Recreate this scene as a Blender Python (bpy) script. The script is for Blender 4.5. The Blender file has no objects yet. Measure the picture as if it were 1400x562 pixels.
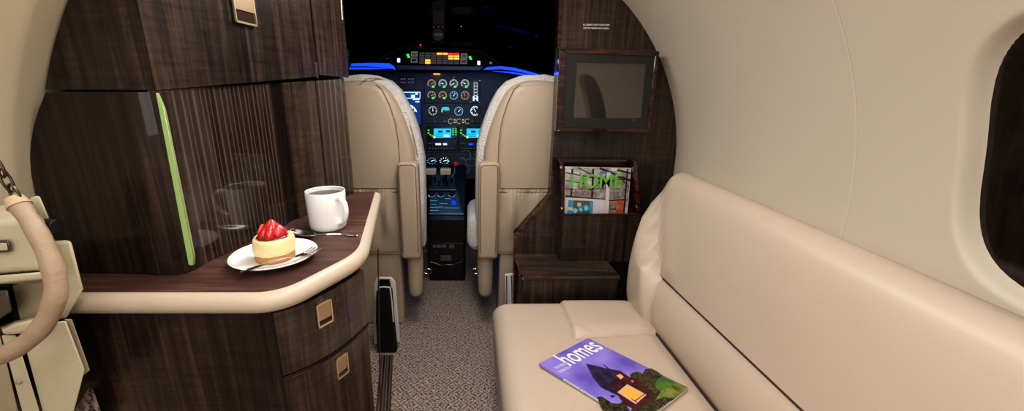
import bpy, bmesh, math, random
from mathutils import Vector, Matrix
random.seed(7)
sc = bpy.context.scene
COL = sc.collection
H = 1.05                      # eye height above the cabin floor
PIT = math.atan(152/530.0)
F, PU, PV = 530.0, 640.0, 281.0
cP, sP = math.cos(PIT), math.sin(PIT)
def ray(u, v):
    a, b = u-PU, v-PV
    return Vector((a, F*cP-b*sP, -(b*cP+F*sP)))
def P(u, v, Y):               # measured point at distance Y along the cabin
    r = ray(u, v); k = Y/r.y
    return Vector((r.x*k, Y, H+r.z*k))
def PZ(u, v, z):              # measured point on a level surface at height z
    r = ray(u, v); k = (z-H)/r.z
    return Vector((r.x*k, r.y*k, z))

# ------------------------------------------------------------------ materials
def lin(c):
    return tuple((x/255/12.92 if x/255 <= .04045 else ((x/255+.055)/1.055)**2.4) for x in c)+(1,)
MATS = {}
def nt(name):
    m = bpy.data.materials.new(name); m.use_nodes = True
    n = m.node_tree; b = n.nodes['Principled BSDF']; MATS[name] = m
    return m, n, b
def N(n, t, **k):
    x = n.nodes.new(t)
    for a, v in k.items():
        if a.startswith('i_'): x.inputs[a[2:].replace('_', ' ')].default_value = v
        else: setattr(x, a, v)
    return x
def flat(name, col, rough=.5, metal=0, coat=0, coat_r=.05, emit=None, es=1, bump=None, var=0, spec=None, sheen=0):
    m, n, b = nt(name)
    b.inputs['Base Color'].default_value = lin(col)
    b.inputs['Roughness'].default_value = rough
    b.inputs['Metallic'].default_value = metal
    b.inputs['Coat Weight'].default_value = coat
    b.inputs['Coat Roughness'].default_value = coat_r
    if spec is not None: b.inputs['Specular IOR Level'].default_value = spec
    if sheen: b.inputs['Sheen Weight'].default_value = sheen
    if emit:
        b.inputs['Emission Color'].default_value = lin(emit); b.inputs['Emission Strength'].default_value = es
    L = n.links
    if bump or var:
        tc = N(n, 'ShaderNodeTexCoord')
    if bump:
        sc_, st, di = bump
        no = N(n, 'ShaderNodeTexNoise'); no.inputs['Scale'].default_value = sc_; no.inputs['Detail'].default_value = 4
        bp = N(n, 'ShaderNodeBump'); bp.inputs['Strength'].default_value = st; bp.inputs['Distance'].default_value = di
        L.new(tc.outputs['Object'], no.inputs['Vector']); L.new(no.outputs['Fac'], bp.inputs['Height']); L.new(bp.outputs['Normal'], b.inputs['Normal'])
    if var:
        no2 = N(n, 'ShaderNodeTexNoise'); no2.inputs['Scale'].default_value = 5; no2.inputs['Detail'].default_value = 3
        mx = N(n, 'ShaderNodeMix', data_type='RGBA')
        c1 = lin([max(0, x*(1-var)) for x in col]); c2 = lin([min(255, x*(1+var)) for x in col])
        mx.inputs['A'].default_value = c1; mx.inputs['B'].default_value = c2
        L.new(tc.outputs['Object'], no2.inputs['Vector']); L.new(no2.outputs['Fac'], mx.inputs['Factor']); L.new(mx.outputs['Result'], b.inputs['Base Color'])
    return m
def wood(name, c0, c1, c2, rough=.3, coat=.6, coat_r=.04, flute=False, cross=1.0, dirz=True, fl_step=.0105):
    m, n, b = nt(name); L = n.links
    tc = N(n, 'ShaderNodeTexCoord')
    mp = N(n, 'ShaderNodeMapping'); mp.inputs['Scale'].default_value = (34, 34, 1.3) if dirz else (1.6, 30, 30)
    L.new(tc.outputs['Object'], mp.inputs['Vector'])
    n1 = N(n, 'ShaderNodeTexNoise'); n1.inputs['Scale'].default_value = 2.2; n1.inputs['Detail'].default_value = 8; n1.inputs['Roughness'].default_value = .62; n1.inputs['Distortion'].default_value = .6
    L.new(mp.outputs[0], n1.inputs['Vector'])
    # broad cathedral figure
    mp2 = N(n, 'ShaderNodeMapping'); mp2.inputs['Scale'].default_value = (5, 5, .9)
    L.new(tc.outputs['Object'], mp2.inputs['Vector'])
    n2 = N(n, 'ShaderNodeTexNoise'); n2.inputs['Scale'].default_value = 1.5; n2.inputs['Detail'].default_value = 3
    L.new(mp2.outputs[0], n2.inputs['Vector'])
    # cross figure
    mp3 = N(n, 'ShaderNodeMapping'); mp3.inputs['Scale'].default_value = (14, 14, 150)
    L.new(tc.outputs['Object'], mp3.inputs['Vector'])
    n3 = N(n, 'ShaderNodeTexNoise'); n3.inputs['Scale'].default_value = 1.0; n3.inputs['Detail'].default_value = 4
    L.new(mp3.outputs[0], n3.inputs['Vector'])
    a1 = N(n, 'ShaderNodeMath', operation='MULTIPLY'); a1.inputs[1].default_value = .62; L.new(n1.outputs['Fac'], a1.inputs[0])
    a2 = N(n, 'ShaderNodeMath', operation='MULTIPLY_ADD'); a2.inputs[1].default_value = .42; L.new(n2.outputs['Fac'], a2.inputs[0]); L.new(a1.outputs[0], a2.inputs[2])
    a3 = N(n, 'ShaderNodeMath', operation='MULTIPLY_ADD'); a3.inputs[1].default_value = .17*cross; L.new(n3.outputs['Fac'], a3.inputs[0]); L.new(a2.outputs[0], a3.inputs[2])
    rp = N(n, 'ShaderNodeValToRGB'); e = rp.color_ramp.elements
    e[0].position = .49; e[0].color = lin(c0); e[1].position = .74; e[1].color = lin(c2)
    x = e.new(.60); x.color = lin(c1)
    L.new(a3.outputs[0], rp.inputs['Fac'])
    out = rp.outputs['Color']
    if flute:
        sx = N(n, 'ShaderNodeSeparateXYZ'); L.new(tc.outputs['Object'], sx.inputs[0])
        nn = N(n, 'ShaderNodeTexNoise', noise_dimensions='1D'); nn.inputs['Scale'].default_value = 40; L.new(sx.outputs['Y'], nn.inputs['W'])
        ad = N(n, 'ShaderNodeMath', operation='MULTIPLY_ADD'); ad.inputs[1].default_value = .012; L.new(nn.outputs['Fac'], ad.inputs[0]); L.new(sx.outputs['Y'], ad.inputs[2])
        dv = N(n, 'ShaderNodeMath', operation='DIVIDE'); dv.inputs[1].default_value = fl_step; L.new(ad.outputs[0], dv.inputs[0])
        fr = N(n, 'ShaderNodeMath', operation='FRACT'); L.new(dv.outputs[0], fr.inputs[0])
        sb = N(n, 'ShaderNodeMath', operation='SUBTRACT'); sb.inputs[1].default_value = .5; L.new(fr.outputs[0], sb.inputs[0])
        ab = N(n, 'ShaderNodeMath', operation='ABSOLUTE'); L.new(sb.outputs[0], ab.inputs[0])
        mr = N(n, 'ShaderNodeMapRange'); mr.inputs['From Min'].default_value = .17; mr.inputs['From Max'].default_value = .04; L.new(ab.outputs[0], mr.inputs['Value'])
        ml = N(n, 'ShaderNodeMath', operation='MULTIPLY'); ml.inputs[1].default_value = .42; L.new(mr.outputs['Result'], ml.inputs[0])
        mx = N(n, 'ShaderNodeMix', data_type='RGBA'); mx.inputs['B'].default_value = lin((122, 106, 94))
        L.new(ml.outputs[0], mx.inputs['Factor']); L.new(out, mx.inputs['A']); out = mx.outputs['Result']
    L.new(out, b.inputs['Base Color'])
    b.inputs['Roughness'].default_value = rough; b.inputs['Specular IOR Level'].default_value = .22
    b.inputs['Coat Weight'].default_value = coat; b.inputs['Coat Roughness'].default_value = coat_r
    return m
W_UP = wood('wood upper', (24, 17, 15), (48, 38, 34), (82, 67, 59), rough=.35, coat=.35, coat_r=.12)
W_GL = wood('wood glossy', (26, 18, 16), (46, 35, 31), (82, 64, 56), rough=.4, coat=.3, coat_r=.02, cross=.5)
W_LO = wood('wood lower', (24, 16, 14), (44, 33, 29), (78, 60, 52), rough=.4, coat=.3, coat_r=.03)
W_FL = wood('wood fluted', (38, 29, 26), (58, 46, 41), (84, 70, 62), rough=.2, coat=1, coat_r=.015, flute=True, cross=.2)
W_FM = wood('wood figured', (32, 25, 21), (52, 41, 34), (80, 66, 54), rough=.2, coat=1, coat_r=.02, cross=1.2)
W_BK = wood('wood bulkhead', (26, 19, 16), (46, 36, 30), (76, 61, 51), rough=.4, coat=.4, coat_r=.06)
W_CT = wood('counter laminate', (74, 50, 43), (98, 69, 61), (122, 93, 82), rough=.5, coat=.05, coat_r=.2, dirz=False, cross=0)
W_RD = wood('reddish edge wood', (28, 12, 10), (74, 34, 29), (118, 70, 56), rough=.2, coat=.9, coat_r=.04, cross=0, dirz=False)
W_TOP = wood('wood shelf top', (38, 29, 26), (58, 47, 42), (84, 70, 62), rough=.35, coat=.6, coat_r=.05, dirz=False)
LEATHER = flat('cream leather', (197, 180, 164), .42, bump=(260, .12, .002), var=.02, coat=.08, coat_r=.3)
LEATHER2 = flat('seat leather', (186, 168, 148), .45, bump=(240, .12, .002), var=.03, coat=.05, coat_r=.3)
LEDGE = flat('counter edge leather', (198, 182, 165), .4, bump=(300, .08, .001))
STITCH = flat('seam thread', (120, 102, 86), .7)
WALL = flat('wall vinyl', (201, 191, 175), .6, bump=(90, .1, .002), var=.015)
WALL_L = flat('door lining vinyl', (198, 184, 160), .6, bump=(60, .12, .002), var=.03)
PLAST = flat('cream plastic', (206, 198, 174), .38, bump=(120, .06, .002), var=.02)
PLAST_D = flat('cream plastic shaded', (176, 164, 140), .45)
HANDLE = flat('handle leather', (166, 144, 122), .45, bump=(130, .35, .003), var=.05)
BLACK = flat('black plastic', (10, 10, 11), .35)
MATT = flat('matt black', (1, 1, 1), 1, spec=0)
PANEL = flat('instrument panel grey', (44, 50, 56), .5, var=.08)
PED = flat('pedestal black', (14, 14, 16), .4, bump=(60, .1, .002))
PED_T = flat('pedestal top blue grey', (52, 74, 92), .35)
GOLD = flat('brushed gold', (228, 208, 178), .38, 1)
GOLD_D = flat('dark gold recess', (190, 168, 142), .42, 1)
STEEL = flat('polished steel', (205, 203, 202), .16, 1)
STEEL2 = flat('brushed steel', (120, 116, 112), .35, 1)
CHAIN = flat('chain steel', (98, 88, 78), .3, 1)
CERAM = flat('white porcelain', (250, 250, 250), .18, coat=.6, coat_r=.04)
COFFEE = flat('coffee', (30, 14, 8), .15)
CAKE = flat('cheesecake cream', (240, 222, 172), .5, bump=(70, .25, .003), var=.04)
CRUST = flat('biscuit crust', (182, 130, 84), .8, bump=(220, .8, .004), var=.14)
WHITE = flat('white print', (238, 238, 242), .5)
PAPER = flat('page edges', (216, 208, 200), .7)
FLEECE = flat('sheepskin', (238, 234, 230), .95, bump=(170, 1, .012), sheen=.5)
SHADE = wood('window shade', (18, 12, 9), (32, 22, 16), (50, 36, 27), rough=.3, coat=.6, coat_r=.08, cross=0)
SCREEN = flat('tv glass', (50, 44, 40), .05, coat=1, coat_r=.02, spec=.9)
BEZEL = flat('tv bezel', (30, 30, 30), .35)
WHT_PL = flat('white metal plate', (222, 222, 224), .35)
FABR = flat('black webbing', (8, 8, 10), .8, bump=(300, .4, .002))
BRONZE = flat('bronze post', (112, 92, 74), .35, .3, coat=.5)
def glow(name, col, s): return flat(name, (0, 0, 0), .5, emit=col, es=s)
G_BLUE = glow('blue glow', (20, 60, 255), 2.2); G_BLUE_D = glow('dim blue glow', (10, 30, 120), .5)
G_GRN = glow('green lamp', (70, 230, 60), 1.4); G_AMB = glow('amber lamp', (255, 150, 50), 2.2); G_RED = glow('red lamp', (255, 30, 50), 1.6)
G_WHT = glow('white lamp', (205, 230, 255), 1.6); G_CYAN = glow('cyan screen', (30, 190, 235), 1.1); G_NAVY = glow('navy screen', (8, 50, 110), 1.1)
G_DIAL = glow('dial white', (190, 205, 205), 1.0); G_DIALC = glow('dial blue', (110, 180, 220), 1.2); G_DIALY = glow('dial tan', (180, 160, 120), 1.0)
G_DARK = glow('unlit legend', (60, 56, 56), 1.0); G_TEAL = glow('teal screen', (20, 130, 130), .9); G_GREY = glow('grey bezel', (120, 120, 125), .6)
G_STRIP = flat('green lit strip', (120, 150, 90), .4, emit=(166, 200, 118), es=.3)
def strawb():
    m, n, b = nt('strawberry'); L = n.links
    tc = N(n, 'ShaderNodeTexCoord'); vo = N(n, 'ShaderNodeTexVoronoi'); vo.inputs['Scale'].default_value = 420
    L.new(tc.outputs['Object'], vo.inputs['Vector'])
    rp = N(n, 'ShaderNodeValToRGB'); e = rp.color_ramp.elements
    e[0].position = .0; e[0].color = lin((232, 120, 70)); e[1].position = .28; e[1].color = lin((196, 14, 26))
    L.new(vo.outputs['Distance'], rp.inputs['Fac']); L.new(rp.outputs['Color'], b.inputs['Base Color'])
    bp = N(n, 'ShaderNodeBump'); bp.inputs['Strength'].default_value = .6; bp.inputs['Distance'].default_value = .001
    L.new(vo.outputs['Distance'], bp.inputs['Height']); L.new(bp.outputs['Normal'], b.inputs['Normal'])
    b.inputs['Roughness'].default_value = .2; b.inputs['Coat Weight'].default_value = .8
    b.inputs['Subsurface Weight'].default_value = .1; b.inputs['Subsurface Radius'].default_value = (.01, .002, .002)
    return m
STRAW = strawb()
STRAW_CUT = flat('strawberry cut face', (236, 96, 62), .3, coat=.5)
GLAZE = flat('red glaze', (120, 8, 16), .1, coat=1)
def carpet():
    m, n, b = nt('carpet'); L = n.links
    tc = N(n, 'ShaderNodeTexCoord')
    sx = N(n, 'ShaderNodeSeparateXYZ'); L.new(tc.outputs['Object'], sx.inputs[0])
    def wv(ang, off):
        mp = N(n, 'ShaderNodeMapping'); mp.inputs['Rotation'].default_value = (0, 0, ang)
        L.new(tc.outputs['Object'], mp.inputs['Vector'])
        w = N(n, 'ShaderNodeTexWave'); w.inputs['Scale'].default_value = 26; w.inputs['Distortion'].default_value = 5; w.inputs['Detail'].default_value = 3; w.inputs['Detail Scale'].default_value = 3
        L.new(mp.outputs[0], w.inputs['Vector']); return w
    w1, w2 = wv(.78, 0), wv(-.78, 0)
    ck = N(n, 'ShaderNodeTexChecker'); ck.inputs['Scale'].default_value = 34; L.new(tc.outputs['Object'], ck.inputs['Vector'])
    mx = N(n, 'ShaderNodeMix', data_type='FLOAT'); L.new(ck.outputs['Fac'], mx.inputs['Factor']); L.new(w1.outputs['Fac'], mx.inputs['A']); L.new(w2.outputs['Fac'], mx.inputs['B'])
    no = N(n, 'ShaderNodeTexNoise'); no.inputs['Scale'].default_value = 150; no.inputs['Detail'].default_value = 4; L.new(tc.outputs['Object'], no.inputs['Vector'])
    ad = N(n, 'ShaderNodeMath', operation='MULTIPLY_ADD'); ad.inputs[1].default_value = 1.15; L.new(no.outputs['Fac'], ad.inputs[0]); 
    m2 = N(n, 'ShaderNodeMath', operation='MULTIPLY'); m2.inputs[1].default_value = .30; L.new(mx.outputs['Result'], m2.inputs[0]); L.new(m2.outputs[0], ad.inputs[2])
    rp = N(n, 'ShaderNodeValToRGB'); e = rp.color_ramp.elements
    e[0].position = .46; e[0].color = lin((66, 54, 50)); e[1].position = .90; e[1].color = lin((196, 178, 168))
    L.new(ad.outputs[0], rp.inputs['Fac']); L.new(rp.outputs['Color'], b.inputs['Base Color'])
    bp = N(n, 'ShaderNodeBump'); bp.inputs['Strength'].default_value = .8; bp.inputs['Distance'].default_value = .003
    L.new(ad.outputs[0], bp.inputs['Height']); L.new(bp.outputs['Normal'], b.inputs['Normal'])
    b.inputs['Roughness'].default_value = .95; b.inputs['Specular IOR Level'].default_value = .1
    return m
CARPET = carpet()
def sky_cover():
    m, n, b = nt('magazine sky'); L = n.links
    tc = N(n, 'ShaderNodeTexCoord'); mp = N(n, 'ShaderNodeMapping'); mp.inputs['Location'].default_value = (-.27, -.85, 0)
    L.new(tc.outputs['Object'], mp.inputs['Vector'])
    no = N(n, 'ShaderNodeTexNoise'); no.inputs['Scale'].default_value = 9; L.new(tc.outputs['Object'], no.inputs['Vector'])
    rp = N(n, 'ShaderNodeValToRGB'); e = rp.color_ramp.elements
    e[0].position = .35; e[0].color = lin((108, 88, 190)); e[1].position = .65; e[1].color = lin((158, 142, 232))
    L.new(no.outputs['Fac'], rp.inputs['Fac']); L.new(rp.outputs['Color'], b.inputs['Base Color'])
    b.inputs['Roughness'].default_value = .25; b.inputs['Coat Weight'].default_value = .3
    return m
M_SKY = sky_cover()
def flec(name, a, b_, s):
    m, n, b = nt(name); L = n.links
    tc = N(n, 'ShaderNodeTexCoord'); no = N(n, 'ShaderNodeTexNoise'); no.inputs['Scale'].default_value = s; no.inputs['Detail'].default_value = 5; L.new(tc.outputs['Object'], no.inputs['Vector'])
    rp = N(n, 'ShaderNodeValToRGB'); e = rp.color_ramp.elements
    e[0].position = .35; e[0].color = lin(a); e[1].position = .68; e[1].color = lin(b_)
    L.new(no.outputs['Fac'], rp.inputs['Fac']); L.new(rp.outputs['Color'], b.inputs['Base Color']); b.inputs['Roughness'].default_value = .3
    return m
M_GRASS = flec('magazine grass', (76, 80, 36), (134, 146, 66), 70)
M_GRASS2 = flec('magazine bright grass', (56, 96, 40), (96, 134, 56), 60)
M_TREE = flec('magazine trees', (24, 24, 18), (88, 80, 50), 120)
M_HOUSE = flec('magazine house', (34, 26, 52), (66, 54, 92), 60)
M_HOUSE2 = flec('magazine house front', (44, 18, 26), (86, 40, 34), 50)
M_WIN = flat('magazine lit window', (250, 168, 70), .4, emit=(255, 170, 70), es=.15)
M_WINF = flat('magazine window frame', (200, 170, 200), .4)
M_GLOW = flat('magazine lamp', (240, 110, 40), .4)
G_TXT = flat('green title', (104, 184, 66), .4)
H_BG = flec('home cover interior', (120, 108, 110), (208, 200, 204), 30)
H_DK = flat('home cover beams', (24, 20, 22), .4); H_WT = flat('home cover column', (206, 200, 204), .4)
H_OR = flec('home cover brick', (150, 74, 40), (206, 112, 66), 60); H_BL = flat('home cover blue', (60, 150, 196), .4)
H_BL2 = flat('home cover pale blue', (150, 200, 220), .4); H_OL = flat('home cover olive', (96, 84, 50), .4); H_SKY = flat('home cover sky', (70, 120, 200), .4)
H_GY = flec('home cover grey', (90, 84, 84), (170, 150, 150), 90)
NIGHT = flat('windshield night glass', (2, 2, 3), .08, spec=.3)

# ------------------------------------------------------------------ helpers
def tag(o, label=None, cat=None, group=None, kind=None):
    if label: o['label'] = label
    if cat: o['category'] = cat
    if group: o['group'] = group
    if kind: o['kind'] = kind
    return o
def thing(name, label, cat, loc=(0, 0, 0), group=None):
    o = bpy.data.objects.new(name, None); COL.objects.link(o); o.location = loc
    o.empty_display_size = .05
    return tag(o, label, cat, group)
class MB:
    def __init__(s): s.bm = bmesh.new(); s.mi = 0
    def face(s, pts):
        vs = [s.bm.verts.new(p) for p in pts]
        f = s.bm.faces.new(vs); f.material_index = s.mi; return f
    def loft(s, rings, cap=True, closed=True):
        vr = [[s.bm.verts.new(p) for p in r] for r in rings]
        n = len(vr[0])
        for a, b in zip(vr, vr[1:]):
            for i in range(n if closed else n-1):
                j = (i+1) % n
                f = s.bm.faces.new((a[i], a[j], b[j], b[i])); f.material_index = s.mi
        if cap and closed:
            for r in (list(reversed(vr[0])), vr[-1]):
                f = s.bm.faces.new(r); f.material_index = s.mi
        return s
    def grid(s, rows):
        return s.loft(rows, cap=False, closed=False)
    def prism(s, pts, ext):
        e = Vector(ext); return s.loft([[Vector(p) for p in pts], [Vector(p)+e for p in pts]])
    def box(s, a, b):
        x0, y0, z0 = a; x1, y1, z1 = b
        return s.prism([(x0, y0, z0), (x1, y0, z0), (x1, y0, z1), (x0, y0, z1)], (0, y1-y0, 0))
    def tube(s, path, r, seg=10, cap=True, flatten=1.0):
        path = [Vector(p) for p in path]; rings = []
        up = Vector((0, 0, 1)); prev = None
        for i, p in enumerate(path):
            t = (path[min(i+1, len(path)-1)]-path[max(i-1, 0)]).normalized()
            if prev is None:
                nrm = t.cross(up) if abs(t.dot(up)) < .95 else t.cross(Vector((1, 0, 0)))
            else: nrm = prev - t*prev.dot(t)
            nrm.normalize(); prev = nrm; bn = t.cross(nrm)
            rr = r[i] if isinstance(r, (list, tuple)) else r
            rings.append([p + nrm*rr*math.cos(2*math.pi*k/seg) + bn*rr*flatten*math.sin(2*math.pi*k/seg) for k in range(seg)])
        return s.loft(rings, cap=cap)
    def lathe(s, prof, c, seg=48, cap=True):
        c = Vector(c)
        return s.loft([[c+Vector((r*math.cos(2*math.pi*k/seg), r*math.sin(2*math.pi*k/seg), z)) for k in range(seg)] for r, z in prof], cap=cap)
    def disc(s, c, rx, rz, nrm_y=True, seg=24, depth=.002):
        c = Vector(c)
        return s.prism([c+Vector((rx*math.cos(2*math.pi*k/seg), 0, rz*math.sin(2*math.pi*k/seg))) for k in range(seg)], (0, depth, 0))
    def ringf(s, c, r0, r1, a0=0, a1=360, seg=28, dy=0):
        c = Vector(c); fl = lambda r, a: c+Vector((r*math.cos(a), dy, r*math.sin(a)))
        A = [math.radians(a0+(a1-a0)*k/seg) for k in range(seg+1)]
        return s.grid([[fl(r0, a) for a in A], [fl(r1, a) for a in A]])
    def sphere(s, c, r, sx=1, sy=1, sz=1, seg=20):
        rings = []
        for i in range(1, seg//2):
            t = math.pi*i/(seg//2)
            rings.append([Vector(c)+Vector((r*sx*math.sin(t)*math.cos(2*math.pi*k/seg), r*sy*math.sin(t)*math.sin(2*math.pi*k/seg), r*sz*math.cos(t))) for k in range(seg)])
        return s.loft(rings)
    def build(s, name, mats, parent=None, bevel=0, bseg=3, smooth=35, sub=0):
        bmesh.ops.recalc_face_normals(s.bm, faces=s.bm.faces)
        me = bpy.data.meshes.new(name); s.bm.to_mesh(me); s.bm.free()
        for m in (mats if isinstance(mats, (list, tuple)) else [mats]): me.materials.append(m)
        if smooth:
            me.polygons.foreach_set('use_smooth', [True]*len(me.polygons))
            if not sub: me.set_sharp_from_angle(angle=math.radians(smooth))
        o = bpy.data.objects.new(name, me); COL.objects.link(o)
        if parent:
            o.parent = parent; o.matrix_parent_inverse = Matrix.Translation(-parent.location)
        if bevel:
            md = o.modifiers.new('bevel', 'BEVEL'); md.width = bevel; md.segments = bseg; md.limit_method = 'ANGLE'; md.angle_limit = math.radians(40)
            md.harden_normals = False
        if sub:
            md = o.modifiers.new('sub', 'SUBSURF'); md.levels = sub; md.render_levels = sub
        return o
def struct(o): o['kind'] = 'structure'; return o
def text(name, body, p0, p1, up, h, mat, parent, off=0, shear=0):
    """lettering from p0 to p1, height h along up"""
    cu = bpy.data.curves.new('t', 'FONT'); cu.body = body; cu.resolution_u = 4; cu.offset = off; cu.shear = shear
    to = bpy.data.objects.new('t', cu); COL.objects.link(to)
    dg = bpy.context.evaluated_depsgraph_get(); me = bpy.data.meshes.new_from_object(to.evaluated_get(dg))
    bpy.data.objects.remove(to); 
    xs = [v.co.x for v in me.vertices]; ys = [v.co.y for v in me.vertices]
    x0, x1, y0, y1 = min(xs), max(xs), min(ys), max(ys)
    p0, p1, up = Vector(p0), Vector(p1), Vector(up).normalized()
    for v in me.vertices:
        v.co = p0 + (p1-p0)*((v.co.x-x0)/(x1-x0)) + up*h*((v.co.y-y0)/(y1-y0))
    me.materials.clear(); me.materials.append(mat); me.name = name
    o = bpy.data.objects.new(name, me); COL.objects.link(o)
    if parent: o.parent = parent; o.matrix_parent_inverse = Matrix.Translation(-parent.location)
    return o
def sstep(a, b, x):
    t = max(0, min(1, (x-a)/(b-a))); return t*t*(3-2*t)
def smooth_path(pts, n=8):
    pts = [Vector(p) for p in pts]; out = []
    for i in range(len(pts)-1):
        p0, p1, p2, p3 = pts[max(i-1, 0)], pts[i], pts[i+1], pts[min(i+2, len(pts)-1)]
        for k in range(n):
            t = k/n
            out.append(.5*((2*p1)+(-p0+p2)*t+(2*p0-5*p1+4*p2-p3)*t*t+(-p0+3*p1-3*p2+p3)*t**3))
    out.append(pts[-1]); return out

# ------------------------------------------------------------------ room shell
CZ, R = .785, .754
YB = 1.40                                  # forward bulkhead
mb = MB(); mb.box((-.95, -1.7, -.04), (.95, 3.2, 0)); struct(mb.build('floor', CARPET, smooth=0))
# right side wall with recessed window
def wall_pt(s, Y, extra=0):
    """s = arc length above (+) / height below (-) the widest line"""
    if s >= 0:
        t = s/R; return Vector(((R+extra)*math.cos(t), Y, CZ+(R+extra)*math.sin(t)))
    return Vector((R+extra, Y, CZ+s))
WY, WS, WHY, WHS = .387, .185, .176, .188
def wdist(s, Y): return (abs((Y-WY)/WHY)**3.3+abs((s-WS)/WHS)**3.3)**(1/3.3)
rows = []
S = [-.785, -.6, -.4, -.2, -.1] + [-.05+.00625*i for i in range(80)] + [.46, .5, .55, .6, .66, .72, .785]
Ys = [-1.65, -1.3, -1, -.7, -.4, -.2, -.1, 0, .1, .18] + [.19+.0045*i for i in range(96)] + [.64, .68, .72, .733, .7345, .736, .7375, .739, .752, .8, .9, 1, 1.15, 1.3, YB+.03]
Ys = sorted(set(Ys))
for Y in Ys:
    row = []
    for s in S:
        d = wdist(s, Y)
        e = .030*(1-sstep(.985, 1.085, d))
        if abs(Y-.736) < .001: e += .0012
        row.append(wall_pt(s, Y, e))
    rows.append(row)
mb = MB(); mb.grid(rows); struct(mb.build('wall_right', WALL, smooth=60))
mb = MB()
rws = []
for i in range(25):
    a = i/24*2-1; row = []
    for j in range(25):
        b_ = j/24*2-1
        # squircle map
        m_ = max(abs(a), abs(b_)); k = 1 if m_ == 0 else m_/((abs(a)**3.3+abs(b_)**3.3)**(1/3.3))
        row.append(wall_pt(WS+b_*k*WHS*1.03, WY+a*k*WHY*1.03, .024))
    rws.append(row)
mb.grid(rws); w = struct(mb.build('window_1', SHADE, smooth=60))
# ceiling
rows = [[wall_pt(R*math.pi/2 - i*.09 + .40, Y) if False else Vector((R*math.cos(t), Y, CZ+R*math.sin(t))) for i, t in enumerate([1.04+k*(math.pi-2.08)/14 for k in range(15)])] for Y in (-1.65, -1, -.4, 0, .3, .6, .9, 1.2, YB+.03)]
mb = MB(); mb.grid(rows); struct(mb.build('ceiling', WALL, smooth=60))
# left side wall / door surround: narrows toward the galley
def rl(Y):
    if Y >= .553: return .676
    return .676 + min(.12, (.553-Y)*.42)
LY = [-1.65, -1, -.5, -.1, .1, .2, .3, .38, .44, .49, .52, .54, .548, .553, .558, .58, .62]
rows = []
for Y in LY:
    r = rl(Y); row = []
    for k in range(44):
        t = math.pi*.64 + k*(math.pi*.36)/43
        row.append(Vector((r*math.cos(t), Y, CZ+r*math.sin(t))))
    for z in (.7, .6, .5, .3, 0): row.append(Vector((-r+.0, Y, z)))
    rows.append(row)
mb = MB(); mb.grid(rows); struct(mb.build('wall_left', WALL_L, smooth=30))
mb = MB(); mb.box((-1, -1.7, 0), (1, -1.65, 1.7)); struct(mb.build('wall_back', W_BK, smooth=0))
# outer left hull beside the galley, hidden behind the cabinets
rows = [[Vector((R*math.cos(t), Y, CZ+R*math.sin(t))) for t in [2.0+k*1.14/12 for k in range(13)]]+[Vector((-R, Y, 0))] for Y in (.62, .9, 1.2)]
mb = MB(); mb.grid(rows); struct(mb.build('trim_1', WALL_L, smooth=60))

# forward right bulkhead
o_u = [(P(763, 0, YB).x, 1.52), (P(757, 180, YB).x, P(757, 180, YB).z), (P(751, 267, YB).x, P(751, 267, YB).z), (P(703, 320, YB).x, P(703, 320, YB).z), (P(703, 410, YB).x, 0)]
arc = []
for k in range(20):
    t = k/19*math.acos(o_u[0][0]/(R+.006)); arc.append(((R+.006)*math.cos(t), CZ+(R+.006)*math.sin(t)))
o_u[0] = (o_u[0][0], CZ+math.sqrt((R+.006)**2-o_u[0][0]**2))
poly = o_u + [(R+.006, 0)] + arc[:-1]
mb = MB(); mb.prism([(x, YB, z) for x, z in poly], (0, .03, 0)); struct(mb.build('wall_front_right', W_BK, smooth=30))
# dark edge band of the bulkhead
mb = MB()
for (a, b_) in zip(o_u, o_u[1:]):
    dx, dz = b_[0]-a[0], b_[1]-a[1]; l = math.hypot(dx, dz); nx, nz = -dz/l*.011, dx/l*.011
    mb.prism([(a[0], YB-.004, a[1]), (b_[0], YB-.004, b_[1]), (b_[0]+nx, YB-.004, b_[1]+nz), (a[0]+nx, YB-.004, a[1]+nz)], (0, .038, 0))
struct(mb.build('trim_2', W_RD, smooth=0))
# forward left bulkhead behind the galley
YL = 1.127
xl = P(478, 260, YL).x
mb = MB()
arc = [(R*math.cos(t), CZ+R*math.sin(t)) for t in [math.acos(xl/R)+k*(math.pi-math.acos(xl/R))/14 for k in range(15)]]
mb.prism([(xl-.012, YL+.004, 0), (xl-.012, YL+.004, arc[0][1])]+[(x, YL+.004, z) for x, z in arc[1:]]+[(-R, YL+.004, 0)], (0, .03, 0)); struct(mb.build('wall_front_left', W_BK, smooth=30))
mb = MB(); mb.box((xl-.03, YL-.004, .77), (xl, YL+.04, P(466, 106, YL).z)); 
struct(mb.build('trim_3', BRONZE, bevel=.003))
mb = MB(); mb.box((xl-.012, YL-.004, 0), (xl, YL+.04, .735)); struct(mb.build('trim_4', BRONZE, bevel=.003))

# ------------------------------------------------------------------ cockpit shell
mb = MB()
rows = [[Vector((.8*math.cos(t), Y, .8+.8*math.sin(t))) for t in [k*math.pi/20 for k in range(21)]] for Y in (YB+.03, 1.8, 2.4, 3.0)]
for r_ in rows: r_.insert(0, Vector((.8, r_[0].y, 0))); r_.append(Vector((-.8, r_[0].y, 0)))
mb.grid(rows); struct(mb.build('wall_front', MATT, smooth=50))
for i, (x0, x1) in enumerate(((-.79, -.215), (-.125, .79))):
    mb = MB(); mb.prism([(x0, 2.95, 1.0), (x1, 2.95, 1.0), (x1, 2.70, 1.58), (x0, 2.70, 1.58)], (0, .012, 0)); struct(mb.build('window_%d' % (i+2), NIGHT, smooth=0))
mb = MB(); mb.box((-.8, 2.98, 0), (.8, 3.0, 1.62)); struct(mb.build('trim_5', MATT, smooth=0))
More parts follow.
